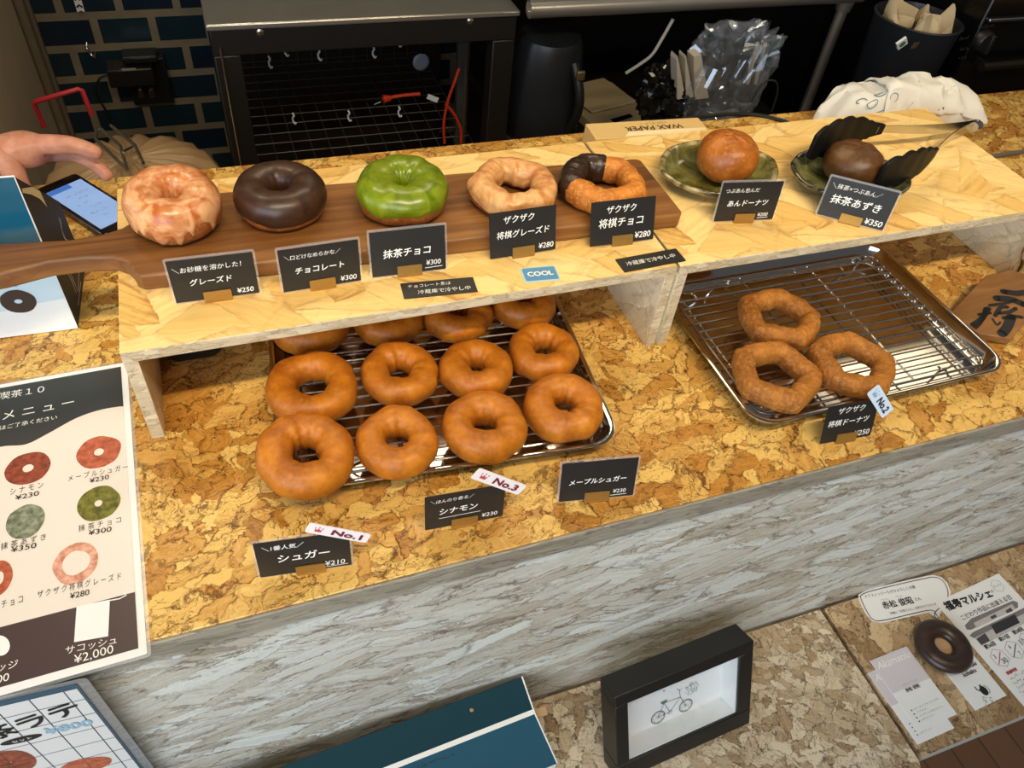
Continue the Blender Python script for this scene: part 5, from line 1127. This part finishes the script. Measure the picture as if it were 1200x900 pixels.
# stainless bench with a rolled edge
BYY = 1.20; a_, b_ = P(612, 4, y=BYY), P(612, 27, y=BYY); zc_ = (a_.z + b_.z) / 2; rr = abs(a_.z - b_.z) / 2 * 0.9
xe = P(1012, 5, y=BYY).x; xs = x1 + 0.012
t = thing('steel_bench', 'stainless bench with a rolled front edge, behind the right shelf', 'bench', ((xs + xe) / 2, BYY + 0.3, FLOORZ))
g = G().tube([(xs, BYY + rr, zc_), (xe, BYY + rr, zc_)], rr, 20); obj('rolled_edge', g, STEEL_DARK, t, smooth=40)
obj('top', G().box((xs, BYY + rr, zc_ + rr - 0.004), (xe, BYY + 0.58, zc_ + rr)), STEEL_DARK, t)
e_ = P(966, 86, y=BYY + 0.02); 
obj('leg', G().tube([(xe - 0.03, BYY + 0.03, zc_ - rr * 0.5), (xe - 0.03, BYY + 0.03, FLOORZ + 0.002)], 0.014, 14), STEEL_DARK, t)
obj('leg', G().tube([(xs + 0.02, BYY + 0.5, zc_), (xs + 0.02, BYY + 0.5, FLOORZ + 0.002)], 0.014, 14), STEEL_DARK, t)
obj('leg_bracket', G().lathe([(0.018, -0.03), (0.024, 0.0)], (xe - 0.03, BYY + 0.03, zc_ - rr * 0.6), 16), STEEL_DARK, t)
KZ = P(640, 161, y=1.30).z
obj('shade_panel', G().box((xs + 0.03, 1.76, FLOORZ + 0.1), (xe + 0.75, 1.77, zc_)), BLACK_METAL, t)  # added black sheet, stands in for the shade over the tiles behind
obj('undershelf', G().box((xs + 0.03, 1.16, KZ - 0.02), (xe - 0.05, 1.75, KZ - 0.0005)), BLACK_METAL, t, bevel=0.002, label='black lower shelf')

# kettle
kc = Vector((P(632, 150, y=1.30).x, 1.30, KZ)); KM = plain('matt black kettle', rgb(30, 32, 36), 0.35, var=0.15)
t = thing('electric_kettle', 'tall matt black kettle on the shelf below the steel bench', 'kettle', tuple(kc))
obj('base', G().lathe([(0.096, 0.0), (0.098, 0.006), (0.094, 0.020), (0.08, 0.022)], kc, 40), plain('grey kettle base', rgb(66, 70, 76), 0.35), t)
obj('body', G().lathe([(0.086, 0.024), (0.094, 0.040), (0.092, 0.10), (0.086, 0.18), (0.078, 0.245), (0.072, 0.262), (0.03, 0.270)], kc, 48), KM, t, smooth=50)
hd = [kc + Vector((0.034 + 0.012 * math.sin(a), -0.075 - 0.034 * math.sin(a), 0.05 + 0.175 * k / 14)) for k, a in [(k, math.pi * k / 14) for k in range(15)]]
obj('handle', G().tube(smoothline(hd[::2], 4), 0.011, 10), BLACK, t)
lg = kc + Vector((0.040, -0.104, 0.205)); obj('lid_button', G().box(lg + Vector((-0.010, -0.006, -0.006)), lg + Vector((0.010, 0.004, 0.016))), plain('bronze button', rgb(120, 100, 70), 0.35, 0.6), t, bevel=0.003)

# kitchen scale
SCM = plain('ivory plastic', rgb(196, 178, 140), 0.45, var=0.04)
zs = KZ + 0.026
sc_ = [P(u, v, z=zs) for u, v in ((663, 105), (707, 91), (768, 136), (700, 150))]
M = quad_frame(sc_[3], sc_[2], sc_[0]); w, h = (sc_[2] - sc_[3]).length, (sc_[0] - sc_[3]).length
t = thing('kitchen_scale', 'ivory kitchen scale beside the kettle', 'scale', tuple(sc_[3] - Vector((0, 0, 0.026))))
obj('body', G().prism(rrect(0, 0, w, h, 0.006, 4), -0.0255, 0, M), SCM, t, bevel=0.002)
p1_ = [P(u, v, z=zs + 0.010) for u, v in ((663, 101), (706.5, 91), (746, 118), (694, 130.5))]
MP = quad_frame(p1_[3], p1_[2], p1_[0]); obj('platform', G().prism(rrect(0, 0, (p1_[2] - p1_[3]).length, (p1_[0] - p1_[3]).length, 0.004, 3), -0.006, 0, MP), SCM, t, bevel=0.0015)
d0 = [px2(M, u, v) for u, v in ((715, 140), (738, 133.5), (742, 137), (720, 144.5))]
obj('display', flat(G(), d0, M, 0.0006), BLACK_GLOSS, t, smooth=0)

# clear bag, dark bag and paper sleeves
SLV = plain('grey white sleeve', rgb(176, 166, 150), 0.6, var=0.05)
by = 1.02
zs0 = P(815, 140, y=by).z
for k, (u0, u1) in enumerate(((794, 803.5), (804, 813), (814, 831))):
    pts = [P(u0, 117, y=by), P(u1, 115, y=by), P(u1 - 9, 66 - k, y=by), P(u0 - 1, 71 - 2.5 * k, y=by)]
    n = Vector((0, 1, 0)); g = G().add(pts + [p + n * 0.03 for p in pts], [(0, 1, 2, 3), (7, 6, 5, 4), (0, 4, 5, 1), (1, 5, 6, 2), (2, 6, 7, 3), (3, 7, 4, 0)])
    tag(obj('paper_sleeve', g, SLV, None, pts[0], smooth=0, bevel=0.001), 'greyish paper sleeve standing inside the clear bag, ' + ('left of three', 'middle of three', 'right and widest of three')[k], 'paper sleeve', 'paper sleeves in the clear bag')
for k, u in enumerate((888, 897)):
    a_, b_ = P(u, 50, y=by + 0.03), P(u - 12, 98, y=by + 0.03); g = G().tube([a_, b_], 0.0045, 6); tag(obj('plastic_straw', g, SLV, None, b_), ('left', 'right')[k] + ' grey straw slanting at the right side of the clear bag', 'straw', 'straws beside the clear bag')
def crumple(name, label, cat, cu, cv, ru, rv, y, dy, m, seed, top=1.0, jag=0.02, box_=0.8, lean_=0.0):
    c = P(cu, cv, y=y); rx = (P(cu + ru, cv, y=y) - P(cu - ru, cv, y=y)).length / 2; rz = (P(cu, cv - rv, y=y) - P(cu, cv + rv, y=y)).length / 2
    rows = []
    for j in range(29):
        v = -math.pi / 2 + math.pi * j / 28; row = []
        for i in range(48):
            a = 2 * math.pi * i / 48; d = Vector((math.cos(a) * math.cos(v), math.sin(a) * math.cos(v), math.sin(v)))
            q = abs(noise.noise(d * 2.6 + Vector((seed, 0, 0)))) * 1.0 + abs(noise.noise(d * 6 + Vector((0, seed, 0)))) * 0.5
            r = 1.06 - 0.45 * q * jag / 0.02
            sq = lambda k: math.copysign(abs(k) ** box_, k)
            row.append(c + Vector((sq(d.x) * rx * r * (1 + 0.25 * max(0, d.z) * (top - 1)) + lean_ * sq(d.z) * rz, d.y * dy * r, sq(d.z) * rz * r)))
        rows.append(row)
    g = G().grid(rows, False, True); return tag(obj(name, g, m, None, c - Vector((0, 0, rz)), smooth=28), label, cat)
crumple('plastic_bag', 'crumpled clear plastic bag of paper sleeves, behind the counter', 'bag', 850, 86, 44, 52, by + 0.015, 0.075, clear('clear crumpled plastic', 0.10, (0.80, 0.88, 1.0), 0.15, 0.04), 4.4, 1.0, 0.020, 0.45, 0.22)
crumple('black_bag', 'crumpled glossy black plastic bag left of the clear bag', 'bag', 783, 112, 32, 36, by + 0.06, 0.07, plain('glossy black film', rgb(16, 15, 13), 0.12, var=0.2), 8.8)
cord('cable', 'grey white cable slanting below the steel bench', [P(789, 22, y=1.26), P(776, 45, y=1.26), P(764, 64, y=1.26), P(750, 75, y=1.26), P(733, 86, y=1.26)], 0.0040, WHITEC)

# bin with paper liner and black oven at the right
bc = P(1068, 55, y=1.05); 
t = thing('waste_bin', 'black tapered bin stuffed with crumpled paper, behind the parcel', 'bin', (bc.x, bc.y, -0.40))
BT_ = P(1075, 34, y=1.0).z; bc = Vector((P(1068, 40, y=1.05).x, 1.05, 0)); hB = BT_ + 0.40
obj('body', G().lathe([(0.060, 0.0), (0.066, 0.01), (0.098, hB), (0.102, hB + 0.004), (0.096, hB + 0.006), (0.088, hB - 0.02)], (bc.x, bc.y, -0.40), 48), plain('charcoal plastic', rgb(40, 44, 50), 0.35, var=0.1), t, smooth=45)
rows = []
for j in range(15):
    row = []
    for i in range(60):
        a = 2 * math.pi * i / 60; s = j / 14; r = 0.090 * (0.25 + 0.75 * math.sin(math.pi * (0.15 + 0.55 * s))) ; fold = noise.noise(Vector((math.cos(a) * 2.2, math.sin(a) * 2.2, s * 1.6 + 3)))
        r = 0.086 - 0.020 * s + 0.026 * fold * s; z = -0.03 + 0.040 * s + 0.060 * s * noise.noise(Vector((math.cos(a) * 1.7 + 5, math.sin(a) * 1.7, s)))
        row.append(Vector((bc.x + r * math.cos(a), bc.y + r * math.sin(a), BT_ + z)))
    rows.append(row)
for s in (0.75, 0.45, 0.12): rows.append([Vector((bc.x + (p.x - bc.x) * s, bc.y + (p.y - bc.y) * s, p.z - 0.03 + 0.03 * noise.noise(p * 30))) for p in rows[14]])
obj('paper_liner', G().grid(rows, False, True), plain('parchment', rgb(206, 184, 146), 0.6, var=0.06), t, smooth=30, label='crumpled parchment paper liner')
u_ = P(1057, 51, y=bc.y - 0.090); MQ = frame(u_, Vector((1, 0.05, 0)), Vector((0, -0.25, 1)))
obj('sticker', G().prism([(0, -0.016), (0.016, 0), (0, 0.016), (-0.016, 0)], -0.004, 0.002, MQ), PAPER, t, label='white diamond sticker with a green spot')
obj('sticker_spot', flat(G(), circ((0, 0), 0.0075, 14), MQ, 0.0026), plain('green print', rgb(70, 140, 110), 0.5), t, smooth=0)
g = G()
for k in range(3): ribbon(g, [(0.034 + 0.006 * k, -0.014), (0.035 + 0.006 * k, 0.002)], 0.002, MQ, 0.003)
obj('gold_mark', g, plain('gold ink', rgb(150, 130, 84), 0.5), t, smooth=0)

OX0 = P(1125, 60, y=1.0).x; oz1 = P(1160, 20, y=1.0).z
t = thing('oven', 'black kitchen oven with a knob and silver trim strip, behind the counter', 'oven', (OX0 + 0.4, 1.2, FLOORZ))
OY = 0.98
obj('body', G().box((OX0, OY, FLOORZ + 0.002), (OX0 + 0.8, OY + 0.5, oz1 + 0.16)), BLACK_GLOSS, t, bevel=0.004)
obj('trim_strip', G().box((OX0 + 0.012, OY - 0.007, P(1150, 24, y=OY).z - 0.004), (OX0 + 0.7, OY + 0.002, P(1150, 24, y=OY).z + 0.004)), STEEL, t, bevel=0.002)
kn = P(1150, 47, y=OY); kp = obj('knob', G().lathe([(0.026, 0), (0.024, 0.016), (0.020, 0.020)], kn, 28, Matrix.Rotation(math.radians(90), 4, 'X')), BLACK, t, smooth=40)
obj('knob_grip', G().box(kn + Vector((-0.005, -0.032, -0.022)), kn + Vector((0.005, -0.018, 0.022)), None), BLACK, kp, bevel=0.002)
g = G(); MO = frame((OX0, OY - 0.0005, 0), (1, 0, 0), (0, 0, 1))
for u, v, w_ in ((1130, 45, 0.03), (1130, 58, 0.03), (1128, 68, 0.026)): c = P(u, v, y=OY); fine_print(g, MO, (c.x - OX0 - w_ / 2, c.z), (c.x - OX0 + w_ / 2, c.z), 0.008, int(v), px=False)
c = P(1153, 41.5, y=OY); fine_print(g, MO, (c.x - OX0 - 0.02, c.z + 0.02), (c.x - OX0 + 0.02, c.z + 0.02), 0.006, 9, px=False)
obj('panel_marks', g, plain('dim grey print', rgb(96, 90, 76), 0.5), t, smooth=0)
z_h = P(1180, 76, y=OY - 0.03).z
obj('door_handle', G().tube([(P(1150, 78, y=OY - 0.03).x, OY - 0.03, z_h), (OX0 + 0.72, OY - 0.03, z_h)], 0.011, 12), plain('dark steel handle', rgb(70, 62, 48), 0.3, 0.8), t)
obj('handle_bracket', G().box((P(1153, 78, y=OY - 0.03).x, OY - 0.03, z_h - 0.008), (P(1153, 78, y=OY - 0.03).x + 0.014, OY + 0.001, z_h + 0.008)), BLACK, t)

# wall card terminal, pleated lid, red handle, cables at the far left
cy = YW - 0.06
t = thing('card_terminal', 'black device mounted on the blue tiled wall', 'device', tuple(P(160, 120, y=YW)))
def wb(name, u0, v0, u1, v1, y0, y1, m, par, bev=0.004):
    a = P(u0, v1, y=y0); b = P(u1, v0, y=y0); return obj(name, G().box((a.x, y0, a.z), (b.x, y1, b.z)), m, par, bevel=bev)
wb('mounting_plate', 158, 68, 192, 124, YW - 0.03, YW - 0.0005, BLACK, t)
wb('reader', 144, 66, 184, 76, YW - 0.09, YW - 0.03, BLACK, t); wb('tray', 130, 80, 178, 104, YW - 0.10, YW - 0.03, BLACK, t)
wb('grey_label', 143, 80, 159, 83.5, YW - 0.102, YW - 0.099, plain('grey label', rgb(150, 146, 136), 0.5), t, 0.0005)
wb('silver_edge', 145, 66, 182, 68, YW - 0.092, YW - 0.088, STEEL, t, 0.0005)
obj('cable', G().tube(smoothline([P(130, 88, y=YW - 0.06), P(117, 92, y=YW - 0.06), P(112, 108, y=YW - 0.06), P(122, 126, y=YW - 0.06), P(130, 142, y=YW - 0.06)], 6), 0.003, 8), BLACKC, t)
for u in (165, 178): c = P(u, 108, y=YW - 0.032); obj('clip', G().box(c + Vector((-0.006, -0.006, -0.014)), c + Vector((0.006, 0.003, 0.010))), STEEL, t, bevel=0.001)
LIDC = NT('brown pleated vinyl'); s_ = LIDC.n('SeparateXYZ'); LIDC.t.links.new(LIDC.co, s_.inputs[0])
LIDC.p(Base_Color=LIDC.mix(LIDC.noise(LIDC.co, 12, 3), rgb(140, 112, 80), rgb(178, 148, 110)), Roughness=0.32)
lc = P(150, 185, z=-0.22); rad = abs(P(262, 190, z=-0.30).x - lc.x) * 1.02
t = thing('covered_drum', 'round drum under a pleated brown vinyl cover with a chrome handle, behind the hand', 'drum', (lc.x, lc.y, FLOORZ))
rows = []
for r, z in ((1.0, FLOORZ + 0.002), (1.0, -0.42), (1.02, -0.34), (0.98, -0.30), (0.86, -0.262), (0.65, -0.238), (0.42, -0.226), (0.2, -0.222), (0.04, -0.221)):
    rows.append([Vector((lc.x + rad * r * math.cos(a), lc.y + rad * r * math.sin(a), z + (0.012 * r * r * dnoise(a, 2.2, 6.5) + 0.008 * r * math.sin(a * 19 + 3 * dnoise(a, 1, 2)) if z > -0.4 else 0))) for a in [2 * math.pi * k / 160 for k in range(160)]])
g = G().grid(rows, False, True); g.f += [tuple(8 * 160 + k for k in range(160))]; g.mi += [0]
obj('vinyl_cover', g, LIDC.m, t, smooth=60)
hz = -0.215
for k, pts in enumerate((((149, 199), (112, 163), (113, 153), (118, 151), (141, 171), (149, 199)), ((168, 191), (158, 170), (130, 147)))):
    L = [P(u, v, z=hz + (0.03 if 0 < i < 5 and k == 0 else 0.02)) for i, (u, v) in enumerate(pts)]; obj('chrome_loop', G().tube(L, 0.0035, 8), STEEL, t)
obj('handle_bar', G().tube([P(144, 178, z=hz + 0.03), P(156, 172, z=hz + 0.02)], 0.003, 8), STEEL, t)
RH = plain('red plastic', rgb(196, 50, 62), 0.4)
hp = [P(u, v, y=1.5) for u, v in ((52, 149), (39.5, 121), (43, 118.5), (92, 104.5), (96, 105.5), (107.5, 135))]
t = tag(obj('red_handle', G().tube(hp, 0.0055, 10), RH, None, hp[0], smooth=60), 'thin red loop handle standing up behind the pleated drum', 'handle')
cord('wall_cable', 'thick black cable hanging in a loop on the beige left wall', [P(-6, 12, y=1.80), P(8, 30, y=1.80), P(13, 60, y=1.80), P(8, 88, y=1.80), P(-4, 100, y=1.80)], 0.005, BLACKC)
cord('wall_cable', 'black cable running down the beige left wall behind the hand', [P(-6, 92, y=1.78), P(6, 104, y=1.78), P(15, 125, y=1.78), P(22, 156, y=1.78), P(26, 180, y=1.78)], 0.005, BLACKC)
c = P(104, 60, y=YW - 0.008); 
tag(obj('wall_hook', G().tube(smoothline([c + Vector((0, 0.007, 0.02)), c + Vector((-0.002, -0.004, 0.008)), c + Vector((0.004, -0.006, -0.006)), c + Vector((0.012, -0.012, -0.012)), c + Vector((0.016, -0.012, 0.0))], 5), 0.0028, 8), STEEL, None, c), 'small steel hook on the blue tiles left of the black device', 'hook')
c = P(92, 4, y=YW - 0.004); t = thing('arrow_sticker', 'white strip with black arrow marks at the top of the tiled wall', 'sticker', tuple(c))
MA = frame(c, Vector((1, 0, 0)), Vector((0, 0, 1))); obj('strip', G().prism([(-0.009, -0.022), (0.0, -0.018), (0.009, -0.022), (0.009, 0.05), (-0.009, 0.05)], -0.0008, 0, MA), PAPER, t)
g = G()
for k in range(3): ribbon(g, [(-0.007, -0.010 + 0.018 * k), (0, -0.004 + 0.018 * k), (0.007, -0.010 + 0.018 * k)], 0.005, MA)
obj('arrow_marks', g, INK, t, smooth=0)
